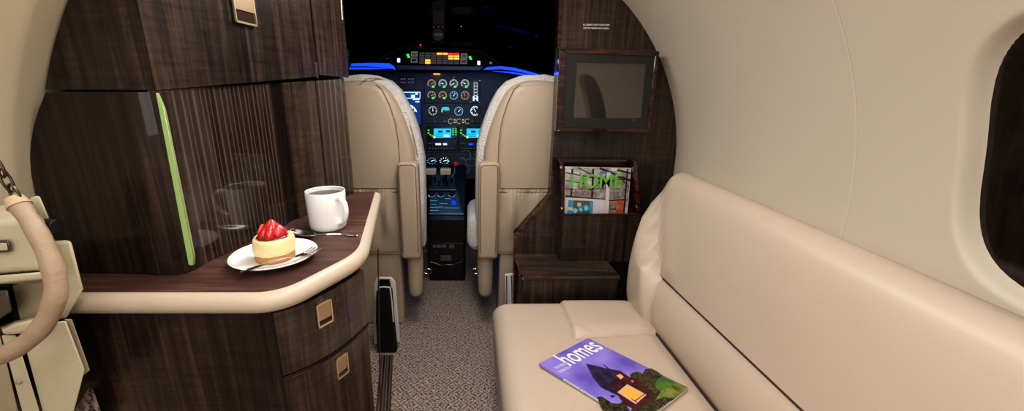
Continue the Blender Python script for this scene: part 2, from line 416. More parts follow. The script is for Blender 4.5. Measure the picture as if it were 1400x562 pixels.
# blue reflection at upper right of the windshield, put in as glowing bars
t = thing('blue_reflection', 'slanted blue reflection drawn as glowing bars high at the right edge of the dark windshield', 'light', P(758, 5, 2.3))
mb = MB()
for k in range(5):
    a = P(748+3.2*k, -6, 2.3); b_ = P(753+3.2*k, 14-1.2*(4-k), 2.3) if False else P(752+3.4*k, -1+3.6*k, 2.3)
    mb.tube([a, b_], .0022, 6)
mb.build('reflection_bar', G_BLUE, t)

# windshield centre post with compass
post_o = thing('windshield_post', 'grey centre post of the windshield with a small placard', 'post', P(599, 60, 2.5))
GREYP = flat('post grey', (64, 56, 52), .6)
mb = MB(); mb.prism([P(590, -12, 2.5), P(609, -12, 2.5), P(607.5, 60, 2.5), P(591.5, 60, 2.5)], (0, .03, 0)); mb.build('post', GREYP, post_o, bevel=.004)
mb = MB(); mb.prism([P(592, 15, 2.495), P(606.5, 15, 2.495), P(606.5, 33, 2.495), P(592, 33, 2.495)], (0, .004, 0)); mb.build('placard', flat('placard', (92, 84, 84), .6), post_o)
for u, m in ((593, G_RED), (599.5, G_WHT), (605.5, G_RED)):
    mb = MB(); mb.disc(P(u, 37, 2.49), .0032, .0032, depth=.006, seg=8); mb.build('indicator_light', flat('dim '+m.name, (120, 40, 40) if m is G_RED else (150, 150, 150), .5, emit=(255, 60, 40) if m is G_RED else (200, 200, 200), es=.3), post_o)
cmp_o = thing('standby_compass', 'small round black compass hanging under the windshield post', 'compass', P(599, 47, 2.47))
mb = MB(); mb.disc(P(599, 47, 2.44), .040, .040, depth=.06); mb.build('case', BLACK, cmp_o, bevel=.006)
mb = MB(); mb.disc(P(599, 47, 2.437), .028, .026, depth=.006); mb.build('dial', flat('compass dial', (40, 42, 44), .3), cmp_o)
text('marking', 'W 24', P(595, 49, 2.432), P(603.5, 49, 2.432), (0, 0, 1), .014, G_GREY, cmp_o)
mb = MB(); mb.tube([P(599, 54, 2.47), P(599, 66, 2.47)], .006, 8); mb.build('bracket', BLACK, cmp_o)
# ------------------------------------------------------------------ glareshield
YG = 2.40
gs = thing('glareshield', 'black humped glareshield carrying the annunciator lights over the instrument panel', 'glareshield', P(600, 95, YG))
top = [(440, 88), (472, 88), (500, 87.5), (515, 84), (530, 74.5), (545, 66.5), (552, 65), (600, 66.5), (650, 69), (657, 70.5), (672, 80), (684, 88), (700, 92), (745, 107), (765, 112)]
bot = [(765, 118), (745, 113), (700, 98), (668, 95), (660, 97), (600, 99), (545, 98), (535, 96), (500, 95), (440, 95)]
mb = MB(); mb.prism([P(u, v, YG) for u, v in top+bot], (0, .14, 0)); mb.build('hood', flat('hood black', (4, 4, 5), .7, spec=.15), gs, bevel=.006)
mb = MB(); mb.tube([P(u, v, YG-.002) for u, v in top[3:12]], .004, 6); mb.build('hood_edge', flat('hood edge', (46, 46, 50), .5), gs)
mb = MB(); mb.prism([P(u, v, YG-.012) for u, v in [(540, 88.8), (662, 90.5), (656, 96.5), (545, 95.5)]], (0, .02, 0)); mb.build('lower_lip', flat('lip', (8, 16, 34), .4, emit=(8, 30, 70), es=.5), gs, bevel=.004)
for nm, pts in (('blue_light_strip', [(472, 87), (505, 86), (532, 86.5), (538, 90), (541, 95.5), (535, 93.5), (500, 90.5), (472, 90.5)]), ('blue_light_strip', [(472, 92.3), (505, 92.6), (531, 93.6), (505, 94.8), (472, 94.8)]),
                ('blue_light_strip', [(660, 95.5), (666, 92), (685, 90.5), (705, 93), (730, 99.5), (752, 107.2), (735, 103.5), (705, 97), (685, 94.5)]), ('blue_light_strip', [(672, 97), (700, 98.2), (730, 103.5), (745, 108), (725, 104.8), (700, 100.3)])):
    mb = MB(); mb.prism([P(u, v, YG-.008) for u, v in pts], (0, .01, 0)); mb.build(nm, G_BLUE, gs)
lt = {(0, 3): G_AMB, (0, 4): G_AMB, (0, 5): G_RED, (0, 6): G_RED, (1, 5): G_AMB, (1, 6): G_AMB, (2, 5): G_AMB, (2, 6): G_AMB, (3, 1): G_AMB, (4, 1): G_AMB}
def rectp(mb, u0, v0, u1, v1, Y, d=.004): mb.prism([P(u0, v1, Y), P(u1, v1, Y), P(u1, v0, Y), P(u0, v0, Y)], (0, d, 0))
for r_ in range(5):
    for c_ in range(7):
        u0 = 573+c_*7.9; v0 = 71.3+r_*3.2+c_*.13
        mb = MB(); rectp(mb, u0+.4, v0+.35, u0+7.4, v0+2.85, YG-.006)
        mb.build('annunciator_light', lt.get((r_, c_), G_DARK), gs)
for u0, v0 in ((562, 70.3), (561.5, 78.6), (630, 73), (629.5, 80.5)):
    mb = MB(); rectp(mb, u0, v0, u0+9, v0+7, YG-.008); b0 = mb.build('push_button', G_GREY, gs, bevel=.001)
    mb = MB(); rectp(mb, u0+1.3, v0+1.6, u0+7.7, v0+5.6, YG-.010); mb.build('button_legend', G_DARK if v0 < 75 else flat('maroon legend', (60, 30, 36), .4), b0) 
for u, v, m in ((557.5, 75, G_GRN), (558.6, 77.6, G_GRN), (642.5, 78, G_GRN), (643.6, 80.3, G_GRN)):
    mb = MB(); rectp(mb, u-1.6, v-1.2, u+1.6, v+1.2, YG-.006); mb.build('indicator_light', m, gs)
for u, v in ((545, 82.3), (654.6, 86)):
    mb = MB(); rectp(mb, u-1.9, v-2.8, u+1.9, v+2.8, YG-.006); mb.build('white_light', G_WHT, gs)
for u, v in ((530, 80), (671, 86)):
    mb = MB(); mb.disc(P(u, v, YG-.012), .008, .006, depth=.012, seg=12); mb.build('knob', STEEL2, gs)
mb = MB(); mb.disc(P(574.7, 61.8, YG), .005, .005, depth=.008, seg=10); o = mb.build('red_light', G_RED, gs); 
mb = MB(); mb.tube([P(574.7, 62, YG+.006), P(575, 66, YG+.006)], .002, 6); mb.build('stem', BLACK, gs)
# left side console switches seen past the doorway edge
sp = thing('switch_panel', 'small side panel of coloured lit switches at the left edge of the cockpit', 'switch panel', P(468, 75, 1.9))
mb = MB(); rectp(mb, 462, 66, 476, 92, 1.9, .02); mb.build('panel', BLACK, sp, bevel=.003)
for v, m in ((70, G_RED), (74, G_GRN), (78, G_AMB), (81.5, G_WHT)):
    mb = MB(); mb.disc(P(470.5, v, 1.896), .004, .004, depth=.004, seg=8); mb.build('switch_light', m, sp)

# ------------------------------------------------------------------ instrument panel
YI = 2.58
ip = thing('instrument_panel', 'dark grey instrument panel full of round dials and lit screens', 'instrument panel', P(615, 240, YI))
mb = MB(); mb.prism([P(u, v, YI) for u, v in [(440, 98), (760, 98), (760, 215), (662, 222), (655, 245), (575, 245), (560, 225), (440, 215)]], (0, .05, 0)); mb.build('panel_face', PANEL, ip, bevel=.004)
mb = MB()
for (a, b_) in (((580, 107), (580, 142)), ((580, 141), (655, 141)), ((580, 169), (655, 169)), ((626.5, 171), (626.5, 207)), ((577, 171), (577, 207)), ((580, 208), (655, 208)), ((656, 107), (656, 141))):
    mb.tube([P(*a, YI), P(*b_, YI)], .0022, 5)
mb.build('panel_joints', BLACK, ip)
mb = MB(); rectp(mb, 592.5, 98.6, 601.5, 101.8, YI-.02, .02); mb.build('amber_lamp', G_AMB, ip, bevel=.002)
def gauge(u, v, rp, ringm, needle, lamp=None, a0=-30, a1=210, face=BLACK, ry=1.0, Y=YI, lmp=G_GRN, par=None):
    c = P(u, v, Y); k = (P(u+1, v, Y)-c).x; r_ = rp*k
    mb = MB(); mb.disc(c+Vector((0, -.008, 0)), r_*1.16, r_*1.16*ry, depth=.01, seg=28); g = mb.build('gauge', BLACK, par or ip, bevel=.002)
    mb = MB()
    n = 11
    for i in range(n):
        a = math.radians(a0+(a1-a0)*i/(n-1)); l = .70 if i % 2 else .62
        d = Vector((math.cos(a), 0, math.sin(a)*ry)); pr = Vector((-math.sin(a), 0, math.cos(a)*ry))*r_*.055
        cc = c+Vector((0, -.0095, 0))
        mb.face([cc+d*r_*l-pr, cc+d*r_*.97-pr, cc+d*r_*.97+pr, cc+d*r_*l+pr])
    if ry == 1: mb.ringf(c+Vector((0, -.0095, 0)), r_*.93, r_*1.0, a0, a1)
    mb.build('dial_marks', ringm, g, smooth=0)
    a = math.radians(needle); d = Vector((math.cos(a), 0, math.sin(a)*ry)); pr = Vector((-math.sin(a), 0, math.cos(a)))*r_*.07
    cc = c+Vector((0, -.0105, 0)); mb = MB(); mb.face([cc-pr-d*r_*.15, cc+d*r_*.72-pr*.3, cc+d*r_*.72+pr*.3, cc+pr-d*r_*.15]); mb.build('needle', G_WHT if ringm is not G_DIALY else G_DIALY, g, smooth=0)
    if lamp:
        mb = MB(); rectp(mb, u+lamp[0]-1.7, v+lamp[1]-1.3, u+lamp[0]+1.7, v+lamp[1]+1.3, Y-.013, .003); mb.build('green_readout', lmp, g, bevel=.001)
    return g
for i, u in enumerate((590.3, 605.5, 620.5, 635.7)):
    gauge(u, 114.5, 5.7, G_DIAL if i else G_DIALY, (30, 170, 200, 150)[i], (1.8, 4))
    gauge(u, 130.5, 5.7, (G_DIALY, G_DIALY, G_DIALC, G_DIALY)[i], (20, 200, 60, 110)[i], (1.8, 3.6) if i < 2 else None, a1=330 if i > 1 else 210)
gauge(592, 151.2, 6, G_DIAL, 90, a0=0, a1=345)
g = gauge(609.3, 151.4, 6, G_DIALY, 0, a0=150, a1=200)
mb = MB(); c = P(609.3, 150.4, YI-.0115); k = .0052; mb.grid([[c+Vector((-6*k*.9, 0, 0)), c+Vector((6*k*.9, 0, 0))], [c+Vector((-6*k*.6, 0, 3.6*k)), c+Vector((6*k*.6, 0, 3.6*k))]]); mb.build('horizon_sky', G_CYAN, g, smooth=0)
gauge(627.3, 152, 6, G_DIALC, 45, a0=0, a1=345)
gauge(649.6, 151.6, 6.4, G_WHT, 120, a0=60, a1=300)
mb = MB(); rectp(mb, 646.5, 110.5, 654, 140, YI-.006, .008); tp = mb.build('tape_indicator', BLACK, ip)
for k in range(5):
    mb = MB(); v = 113+4.3*k; rectp(mb, 647.9, v, 652.6, v+.9, YI-.009, .002); rectp(mb, 647.9, v, 648.4, v+4.3, YI-.009, .002); rectp(mb, 652.1, v, 652.6, v+4.3, YI-.009, .002); mb.build('tape_segment', G_DIAL, tp)
mb = MB(); rectp(mb, 646.6, 131.2, 648.6, 138, YI-.009, .002); rectp(mb, 651.6, 131.2, 653.6, 138, YI-.009, .002); rectp(mb, 648, 134, 652.5, 135.5, YI-.009, .002); mb.build('tape_base', G_WHT, tp)
# selector knobs row
for u, v in ((616, 165.8), (627.3, 165.8), (639, 165.8)):
    mb = MB(); mb.disc(P(u, v, YI-.014), .011, .011, depth=.015, seg=16); kb = mb.build('knob', BLACK, ip)
    mb = MB(); mb.ringf(P(u, v, YI-.0145), .013, .0165, 40, 320); mb.build('knob_ring', G_DIALY, kb, smooth=0)
for u in (621.6, 633.2):
    for v in (163.8, 167.4):
        mb = MB(); rectp(mb, u-1.2, v-.9, u+1.2, v+.9, YI-.006); mb.build('indicator_light', G_DIALY, ip)
for u in (595, 608, 645.5):
    mb = MB(); mb.disc(P(u, 165.7, YI-.01), .005, .005, depth=.01, seg=10); mb.build('knob', STEEL2, ip)
# primary display
mb = MB(); rectp(mb, 536, 122.5, 577, 172.5, YI-.008, .01); pd = mb.build('flight_display', BLACK, ip, bevel=.002)
mb = MB(); rectp(mb, 539, 125, 575, 171, YI-.0095, .002); mb.build('screen', G_NAVY, pd)
mb = MB(); rectp(mb, 540, 125.8, 574.5, 126.5, YI-.012, .001); rectp(mb, 540, 134, 574.5, 134.6, YI-.012, .001); rectp(mb, 573.9, 125.8, 574.5, 134.6, YI-.012, .001); rectp(mb, 564, 135.6, 573.5, 136.8, YI-.012, .001); rectp(mb, 568, 138.5, 573.5, 139.8, YI-.012, .001)
rectp(mb, 562.5, 130, 567, 133.6, YI-.012, .001); rectp(mb, 568, 127, 571, 129.5, YI-.012, .001)
mb.build('readouts', G_WHT, pd)
mb = MB(); rectp(mb, 560.5, 126.6, 568, 133.9, YI-.0113, .001); mb.build('teal_field', G_TEAL, pd)
mb = MB(); c = P(556, 158, YI-.012); mb.ringf(c, .065, .072, 20, 160); 
for a in (30, 50, 70, 90, 110, 130, 150):
    ar = math.radians(a); d = Vector((math.cos(ar), 0, math.sin(ar))); p_ = Vector((-d.z, 0, d.x))*.003
    mb.face([c+d*.055-p_, c+d*.07-p_, c+d*.07+p_, c+d*.055+p_])
d = Vector((.5, 0, .86)); p_ = Vector((-.86, 0, .5))*.003; mb.face([c+d*.02-p_, c+d*.06-p_, c+d*.06+p_, c+d*.02+p_]); mb.build('compass_arc', G_WHT, pd, smooth=0)
# small top left switch panel
mb = MB(); rectp(mb, 545, 105, 568, 117, YI-.006, .008); q = mb.build('switch_plate', BLACK, ip, bevel=.002)
for u in (549, 553, 559.5, 564):
    for v in (108, 112.5):
        mb = MB(); rectp(mb, u-1.4, v-.5, u+1.4, v+.5, YI-.008, .001); mb.build('switch_mark', G_GREY, q)
for u, v in ((656, 110), (643.5, 139.8), (655.5, 140), (620.5, 106)):
    mb = MB(); mb.disc(P(u, v, YI-.004), .005, .005, depth=.005, seg=8); mb.build('screw', STEEL2, ip)
# radios
def radio(u0, u1, sx0, sx1, dim):
    mb = MB(); rectp(mb, u0, 172.5, u1, 190, YI-.012, .014); a = mb.build('navigation_radio', BLACK, ip, bevel=.003)
    mb = MB(); rectp(mb, sx0, 175.8, sx1, 188.5, YI-.015, .003); mb.build('screen', G_CYAN, a)
    for q in [(6, 178.5, 12, 181.5), (17, 178, 22, 181)]+[(2, 183+1.6*k, 12, 183.4+1.6*k) for k in range(3)]:
        mb = MB(); rectp(mb, sx0+q[0], q[1], sx0+q[2], q[3], YI-.017, .001); mb.build('map_mark', G_BLUE_D, a)
    mb = MB(); rectp(mb, sx0+14, 184.5, sx0+21, 186.5, YI-.018, .001); rectp(mb, sx0-.3, 186.5, sx0+2, 189, YI-.018, .001); mb.build('white_field', G_WHT, a)
    for (du, v) in [(2.5, 178), (2.5, 182), (5, 184.4), (8, 186)]+[(du, v) for du in (36, 40) for v in (176.3, 179, 181.5, 184.3)]:
        mb = MB(); w_ = 1.2 if du < 20 else .9; rectp(mb, u0+du-w_, v-.6, u0+du+w_, v+.6, YI-.015, .002); mb.build('green_key', G_GRN, a)
    mb = MB(); rectp(mb, u0, 191.2, u1, 205.5, YI-.010, .012); b_ = mb.build('communication_radio', BLACK, ip, bevel=.003)
    mb = MB(); rectp(mb, sx0+1, 195, sx1-1.5, 199.2, YI-.013, .003); mb.build('screen', G_BLUE_D, b_)
    mb = MB()
    if not dim:
        for (x0, x1) in ((2.5, 4), (4.5, 5.6), (6.2, 8), (8.5, 10), (13, 14.4), (14.8, 16.6), (17, 18)): rectp(mb, sx0+x0, 195.9, sx0+x1, 198.4, YI-.015, .001)
    else: rectp(mb, sx0+3, 196, sx0+8, 198.4, YI-.015, .001)
    mb.build('digits', G_WHT if not dim else G_BLUE, b_)
    mb = MB()
    for k in range(9): rectp(mb, u0+3+k*4, 202.3, u0+4.8+k*4, 203.2, YI-.013, .001)
    for k in range(3): rectp(mb, u0+2+k*2.6, 195.5, u0+3+k*2.6, 196.4, YI-.013, .001)
    mb.build('key_marks', G_GREY, b_)
radio(583.4, 625.3, 593, 616.5, False)
radio(628, 672, 638, 661.5, True)
mb = MB(); mb.disc(P(651, 215, YI-.006), .001, .001, depth=.002, seg=6)
for u, v, r_ in ((637, 212, 7), (632, 221, 5.5), (645, 222, 5.5), (650, 214, 4), (637, 231, 5)):
    mb.ringf(P(u, v, YI-.006), r_*.0042, r_*.0050, 200, 500)
mb.build('dial_outlines', flat('dim outline', (96, 104, 108), .5, emit=(90, 100, 105), es=.15), ip, smooth=0)

# ------------------------------------------------------------------ centre pedestal
pe = thing('centre_pedestal', 'black centre console with throttle quadrant between the pilot seats', 'console', (-.125, 2.2, 0))
x0, x1 = P(585, 296, 2.06).x, P(636, 296, 2.06).x
za = P(610, 297, 2.06).z; zb = P(610, 245, 2.45).z; zt = P(610, 226, 2.54).z
mb = MB(); mb.prism([(x0, 2.06, .0), (x0, 2.06, za-.01), (x0, 2.085, za), (x0, 2.45, zb), (x0, 2.575, zt), (x0, 2.575, 0)], (x1-x0, 0, 0)); mb.build('body', PED, pe, bevel=.006)
def on(u, v):   # point on the sloping top
    n_ = Vector((0, -(zb-za), .365)).normalized(); p0 = Vector((0, 2.085, za)); r_ = ray(u, v); o_ = Vector((0, 0, H))
    return o_ + r_*((p0-o_).dot(n_)/r_.dot(n_)) + n_*.004
sl_n = Vector((0, -(zb-za), .365)).normalized()
mb = MB(); mb.prism([on(588, 293), on(632, 293), on(626, 264), on(587, 264)], sl_n*.004); tp = mb.build('top_panel', PED_T, pe, bevel=.002)
mb = MB(); mb.prism([on(586, 262.5), on(623, 262.5), on(622, 240), on(585, 240)], sl_n*.012); mb.build('throttle_plate', flat('quadrant', (44, 56, 66), .4), pe, bevel=.003)
mb = MB(); mb.tube([on(586, 262.8)+sl_n*.012, on(624, 262.8)+sl_n*.012], .004, 8); mb.tube([on(586, 293.5), on(634, 293.5)], .005, 8); mb.build('rim', flat('rim', (90, 100, 110), .3, .6), pe)
for u in (590.5, 603, 618):
    mb = MB(); c = on(u, 268); mb.tube([c, c+sl_n*.02], .017, 16); kb = mb.build('knob', BLACK, pe, bevel=.002)
    mb = MB(); mb.tube([c+sl_n*.003+Vector((.019*math.cos(a), .019*math.sin(a)*.97, .019*math.sin(a)*.36)) for a in [3.3+k*2.8/10 for k in range(11)]], .0014, 5); mb.build('knob_scale', G_WHT, kb)
mb = MB(); c = on(620.5, 280); mb.tube([c, c+sl_n*.018], .014, 14); mb.build('blue_knob', flat('blue knob', (20, 60, 200), .3, emit=(20, 70, 255), es=.7), pe, bevel=.002)
mb = MB()
for (a, b_) in (((588, 285), (606, 284.5)), ((608, 285.5), (628, 286)), ((588, 289), (600, 289)), ((588, 276), (598, 276)), ((601, 280), (612, 280)), ((608, 273), (616, 273.5)), ((590, 281), (592, 281)), ((594, 281), (596, 281))):
    mb.tube([on(*a)+sl_n*.003, on(*b_)+sl_n*.003], .0018, 5)
mb.build('panel_marks', G_DIALC, pe)
for u0, u1 in ((580.5, 596), (601.5, 616.5)):
    lv = MB(); Y = 2.30; lv.prism([P(u0, 239.5, Y), P(u1, 239.5, Y), P(u1, 231.5, Y), P(u0, 231.5, Y)], (0, .045, 0)); l_ = lv.build('throttle_grip', flat('throttle cream', (214, 192, 150), .4), pe, bevel=.006)
    mb = MB(); m_ = (u0+u1)/2; mb.tube([P(m_, 239, 2.32), on(m_+1, 254)], .008, 8); mb.build('throttle_arm', STEEL2, l_)
    mb = MB(); mb.prism([P(u0+1, 229.5, 2.33), P(u1-1, 229.5, 2.33), P(u1-1, 232, 2.33), P(u0+1, 232, 2.33)], (0, .03, 0)); mb.build('grip_cap', STEEL2, l_)
for k in range(7):
    u = 584+5.6*k; mb = MB(); c = on(u, 252+(k % 2)*4)+sl_n*.012; mb.tube([c, c+Vector((0, -.01, .035))], [.005, .007], 8); mb.build('lever', STEEL2 if k % 2 else BLACK, pe)
for u in (590.5, 607.6):
    gauge(u, 219.7, 7, G_WHT if u > 600 else G_DIALC, 20, ry=.72, a0=0, a1=345, Y=2.53, par=pe)
mb = MB(); mb.tube(smooth_path([P(617, 244, 2.35), P(621.5, 236, 2.38), P(621, 226, 2.42), P(617, 222, 2.46)], 5), .005, 8); lv = mb.build('reverse_lever', STEEL2, pe)
mb = MB(); mb.sphere(P(623.3, 224, 2.40), .014); mb.build('red_knob', flat('red knob', (190, 16, 24), .3, emit=(200, 10, 20), es=.3), pe)
mb = MB(); rectp(mb, 604, 229, 617, 224, 2.44, .02); mb.build('lever_box', BLACK, pe, bevel=.003)
YF = 2.056
mb = MB(); rectp(mb, 587, 332, 634, 358, YF-.004, .008); ap = mb.build('aft_panel', flat('aft panel', (24, 24, 27), .35), pe, bevel=.003)
for (a, b_, c_, d_) in ((591.5, 335.5, 596, 339), (597, 335.5, 603, 339), (604, 335.5, 610, 339), (614, 335, 621, 339.5)):
    mb = MB(); rectp(mb, a, b_, c_, d_, YF-.012, .01); mb.build('push_button', flat('button grey', (92, 90, 92), .4), ap, bevel=.001)
for u, v in ((589, 334), (632, 334), (589, 356), (632, 354), (596, 345)):
    mb = MB(); mb.disc(P(u, v, YF-.008), .005, .005, depth=.006, seg=8); mb.build('screw', STEEL2, ap)
mb = MB(); rectp(mb, 602, 350, 617, 357, YF-.012, .01); mb.build('latch_plate', flat('latch grey', (84, 84, 86), .4), ap, bevel=.002)
mb = MB(); mb.tube(smooth_path([P(588, 358, YF-.014), P(596, 360, YF-.016), P(602, 362.5, YF-.018), P(611, 361.5, YF-.018), P(619, 362, YF-.018), P(626, 359.5, YF-.016), P(633, 357, YF-.014)], 4), .0022, 6); mb.build('wire', CHAIN, ap)
mb = MB(); mb.tube(smooth_path([P(632, 358, YF-.01), P(633.5, 370, YF-.015), P(632, 378, YF-.01)], 4), .005, 6); mb.tube(smooth_path([P(588, 358, YF-.01), P(586, 368, YF-.015), P(587.5, 376, YF-.01)], 4), .004, 6); mb.build('cable', BLACK, ap)

# ------------------------------------------------------------------ pilot seats
SC = -.08
def rounded_box(mb, a, b): mb.box(a, b)
def pilot_seat(sgn, name_label, cushion_d):
    X = lambda d: SC+sgn*d
    cxd = .36
    t = thing('pilot_seat', name_label, 'seat', (X(cxd), 1.75, 0))
    half = [(.150, .38), (.144, .6), (.144, .78), (.150, .84), (.165, .90), (.184, .96), (.205, 1.01), (.230, 1.055), (.258, 1.083), (.295, 1.099), (.33, 1.104), (.36, 1.105)]
    full = half + [(2*cxd-d, z) for d, z in reversed(half[:-1])]
    def outline(off, y):
        out = []
        for i, (d, z) in enumerate(full):
            a = full[max(i-1, 0)]; b_ = full[min(i+1, len(full)-1)]
            tx_, tz_ = b_[0]-a[0], b_[1]-a[1]; l = math.hypot(tx_, tz_)
            out.append(Vector((X(d-tz_/l*off), y, z+tx_/l*off*.75)))
        return out
    mb = MB(); mb.loft([outline(-.030, 1.604), outline(-.014, 1.608), outline(-.004, 1.620), outline(0, 1.645), outline(0, 1.69)])
    bk = mb.build('backrest', LEATHER2, t, smooth=70)
    mb = MB(); mb.loft([[Vector((X(d), y, z)) for d, z in [(.205+i_, .67), (.207+i_, .86), (.216+i_, .94), (.236+i_, 1.01), (.262+i_, 1.068-i_*.6), (.285+i_, 1.085-i_), (.36, 1.089-i_), (.435-i_, 1.085-i_), (.458-i_, 1.068-i_*.6), (.484-i_, 1.01), (.504-i_, .94), (.513-i_, .86), (.515-i_, .67)]] for i_, y in ((.016, 1.592), (.006, 1.595), (0, 1.606), (0, 1.625))])
    mb.build('centre_panel', LEATHER2, bk, smooth=70)
    mb = MB(); mb.tube([Vector((X(d), 1.6035, z)) for d, z in [(.204, .67), (.206, .86), (.215, .94), (.235, 1.01), (.261, 1.069), (.284, 1.087)]], .0017, 6); mb.build('seam', STITCH, bk)
    # pocket
    mb = MB(); rows = []
    for j in range(14):
        z = .673-.295*j/13; row = []
        for i in range(61):
            d = .205+(.5-.205)*i/60
            gz = math.exp(-j*.55); amp = .0022*gz
            y = 1.596 - .010*math.sin(math.pi*min(1, j/11)) + amp*math.sin(i*1.9+.5*math.sin(i)) + (.006*math.sin(i*.30+j*.22)+.003*math.sin(i*.53-j*.3))*math.exp(-((j-6)/4.5)**2)
            if j == 0: y += .008
            if j == 13: y = 1.6
            row.append(Vector((X(d), y, z+ (.003*math.sin(i*1.1) if j == 0 else 0) + (.006*math.sin(i*.16) if j < 2 else 0))))
        rows.append(row)
    mb.grid(rows); pk = mb.build('pocket', LEATHER2, t, smooth=70)
    mb = MB(); mb.tube([Vector((X(.205+.295*i/60), 1.594+.002*math.sin(i*1.9), .652+.0015*math.sin(i*2.5))) for i in range(61)], .0022, 6); mb.build('elastic_band', STITCH, pk)
    # sheepskin over the front and edges of the back
    mb = MB()
    rings = []
    for y, k in ((1.645, .012), (1.65, .024), (1.67, .031), (1.73, .032), (1.76, .018)):
        rings.append([p+Vector((random.uniform(-.002, .002), random.uniform(-.003, .003), random.uniform(-.002, .002))) for p in outline(k, y)])
    mb.loft(rings); mb.build('sheepskin_cover', FLEECE, t, smooth=80)
    # armrest
    mb = MB(); z0, z1 = .366, .787
    mb.box((min(X(.122), X(.208)), 1.535, z0), (max(X(.122), X(.208)), 1.61, z1)); ar = mb.build('armrest', LEATHER2, t, bevel=.018, bseg=5)
    mb = MB(); zz = [(.129, z0+.02), (.129, z1-.012), (.201, z1-.012), (.201, z0+.02)]
    mb.tube([Vector((X(d), 1.5345, z)) for d, z in [(.132, .4), (.130, .6), (.132, .77), (.142, .778), (.19, .778), (.199, .77), (.199, .6), (.197, .4)]], .0014, 5); mb.build('seam', STITCH, ar)
    mb = MB(); mb.tube(smooth_path([(X(.155), 1.60, .38), (X(.157), 1.60, .28), (X(.158), 1.60, .2), (X(.158), 1.602, .165)], 4), [.037, .038, .039, .039, .039, .038, .038, .037, .036, .035, .033, .027, .014], 16, flatten=.9); mb.build('side_bolster', LEATHER2, t, smooth=60)
    # cushion and pedestal base
    mb = MB(); mb.box((min(X(cushion_d), X(.60)), 1.67, .34), (max(X(cushion_d), X(.60)), 2.02, .52)); mb.build('seat_cushion', FLEECE, t, bevel=.05, bseg=5)
    mb = MB(); mb.box((min(X(.13), X(.5)), 1.6, .30), (max(X(.13), X(.5)), 1.68, .37)) if False else mb.box((min(X(.212), X(.5)), 1.605, .36), (max(X(.212), X(.5)), 1.64, .385)); mb.build('lower_rail', LEATHER2, t, bevel=.008)
    mb = MB(); mb.box((min(X(.222), X(.5)), 1.615, 0.0), (max(X(.222), X(.5)), 1.68, .375)); mb.build('seat_base', LEATHER2, t, bevel=.012)
    for k in range(2):
        mb = MB(); c = Vector((X(.115), 1.70, .235)); mb.tube([c+Vector((sgn*.0-.02*sgn*math.cos(a), 0, .013*math.sin(a))) for a in [j*2*math.pi/12 for j in range(13)]], .003, 6, cap=False) if k == 0 else mb.box((min(X(.118), X(.15)), 1.7, .2), (max(X(.118), X(.15)), 1.74, .33))
        mb.build('adjust_handle' if k == 0 else 'hinge_bracket', STEEL if k == 0 else STEEL2, t)
    return t
ls = pilot_seat(-1, 'left beige leather pilot seat with sheepskin cover, partly behind the galley counter', .14)
rs = pilot_seat(1, 'right beige leather pilot seat with sheepskin cover beside the magazine bulkhead', .075)
# harness strap tucked over top of left seat
mb = MB(); mb.tube(smooth_path([P(492, 116, 1.60), P(500, 108.5, 1.61), P(516, 107, 1.64), P(530, 113, 1.66), P(545, 128, 1.665), P(556, 155, 1.655), P(566, 190, 1.64), P(571, 214, 1.62)], 5), .006, 8, flatten=.35); mb.build('piping', LEATHER2, ls)

# holders at seat bases
def holder(u_pts, label, Y, pad):
    t = thing('storage_holder', label, 'holder', P(u_pts[0][0]+10, u_pts[2][1], Y))
    mb = MB(); mb.prism([P(u, v, Y) for u, v in u_pts], (0, .012, 0)); mb.build('mount_plate', WHT_PL, t, bevel=.003)
    return t
hb = holder([(511, 388), (515, 380), (535, 380), (540, 386), (547, 468), (511, 471)], 'white metal holder with a black fabric pad standing beside the aisle', 1.45, True)
mb = MB(); mb.prism([P(u, v, 1.40) for u, v in [(514, 398), (517, 393.5), (531, 393), (535, 400), (538, 440), (542.5, 483), (516, 484), (513.5, 440)]], (0, .035, 0)); mb.build('fabric_pad', FABR, hb, bevel=.01, bseg=4)
mb = MB(); mb.tube(smooth_path([P(515.5, 397, 1.398), P(519, 393, 1.398), P(530, 393, 1.398), P(534, 398, 1.398), P(538, 440, 1.398)], 4), .003, 6); mb.build('pad_rim', WHT_PL, hb)
mb = MB(); mb.prism([P(u, v, 1.44) for u, v in [(519, 383), (532, 383), (534, 392), (517, 392)]], (0, .01, 0)); mb.build('slot', BLACK, hb)
mb = MB(); mb.prism([P(516, 484, 1.405), P(542, 483, 1.405), P(534, 489.5, 1.405), P(524, 489, 1.405)], (0, .02, 0)); mb.build('leather_tip', flat('tan tip', (170, 132, 104), .6), hb)
hr = holder([(690.5, 376), (702, 374), (704, 420), (691, 420)], 'slim white metal plate standing behind the wooden side box', 1.5, False)
mb = MB(); mb.tube([P(692.5, 377, 1.496), P(692.5, 419, 1.496)], .003, 6); mb.tube([P(699, 377, 1.496), P(700, 419, 1.496)], .003, 6); mb.build('ridge', STEEL, hr)
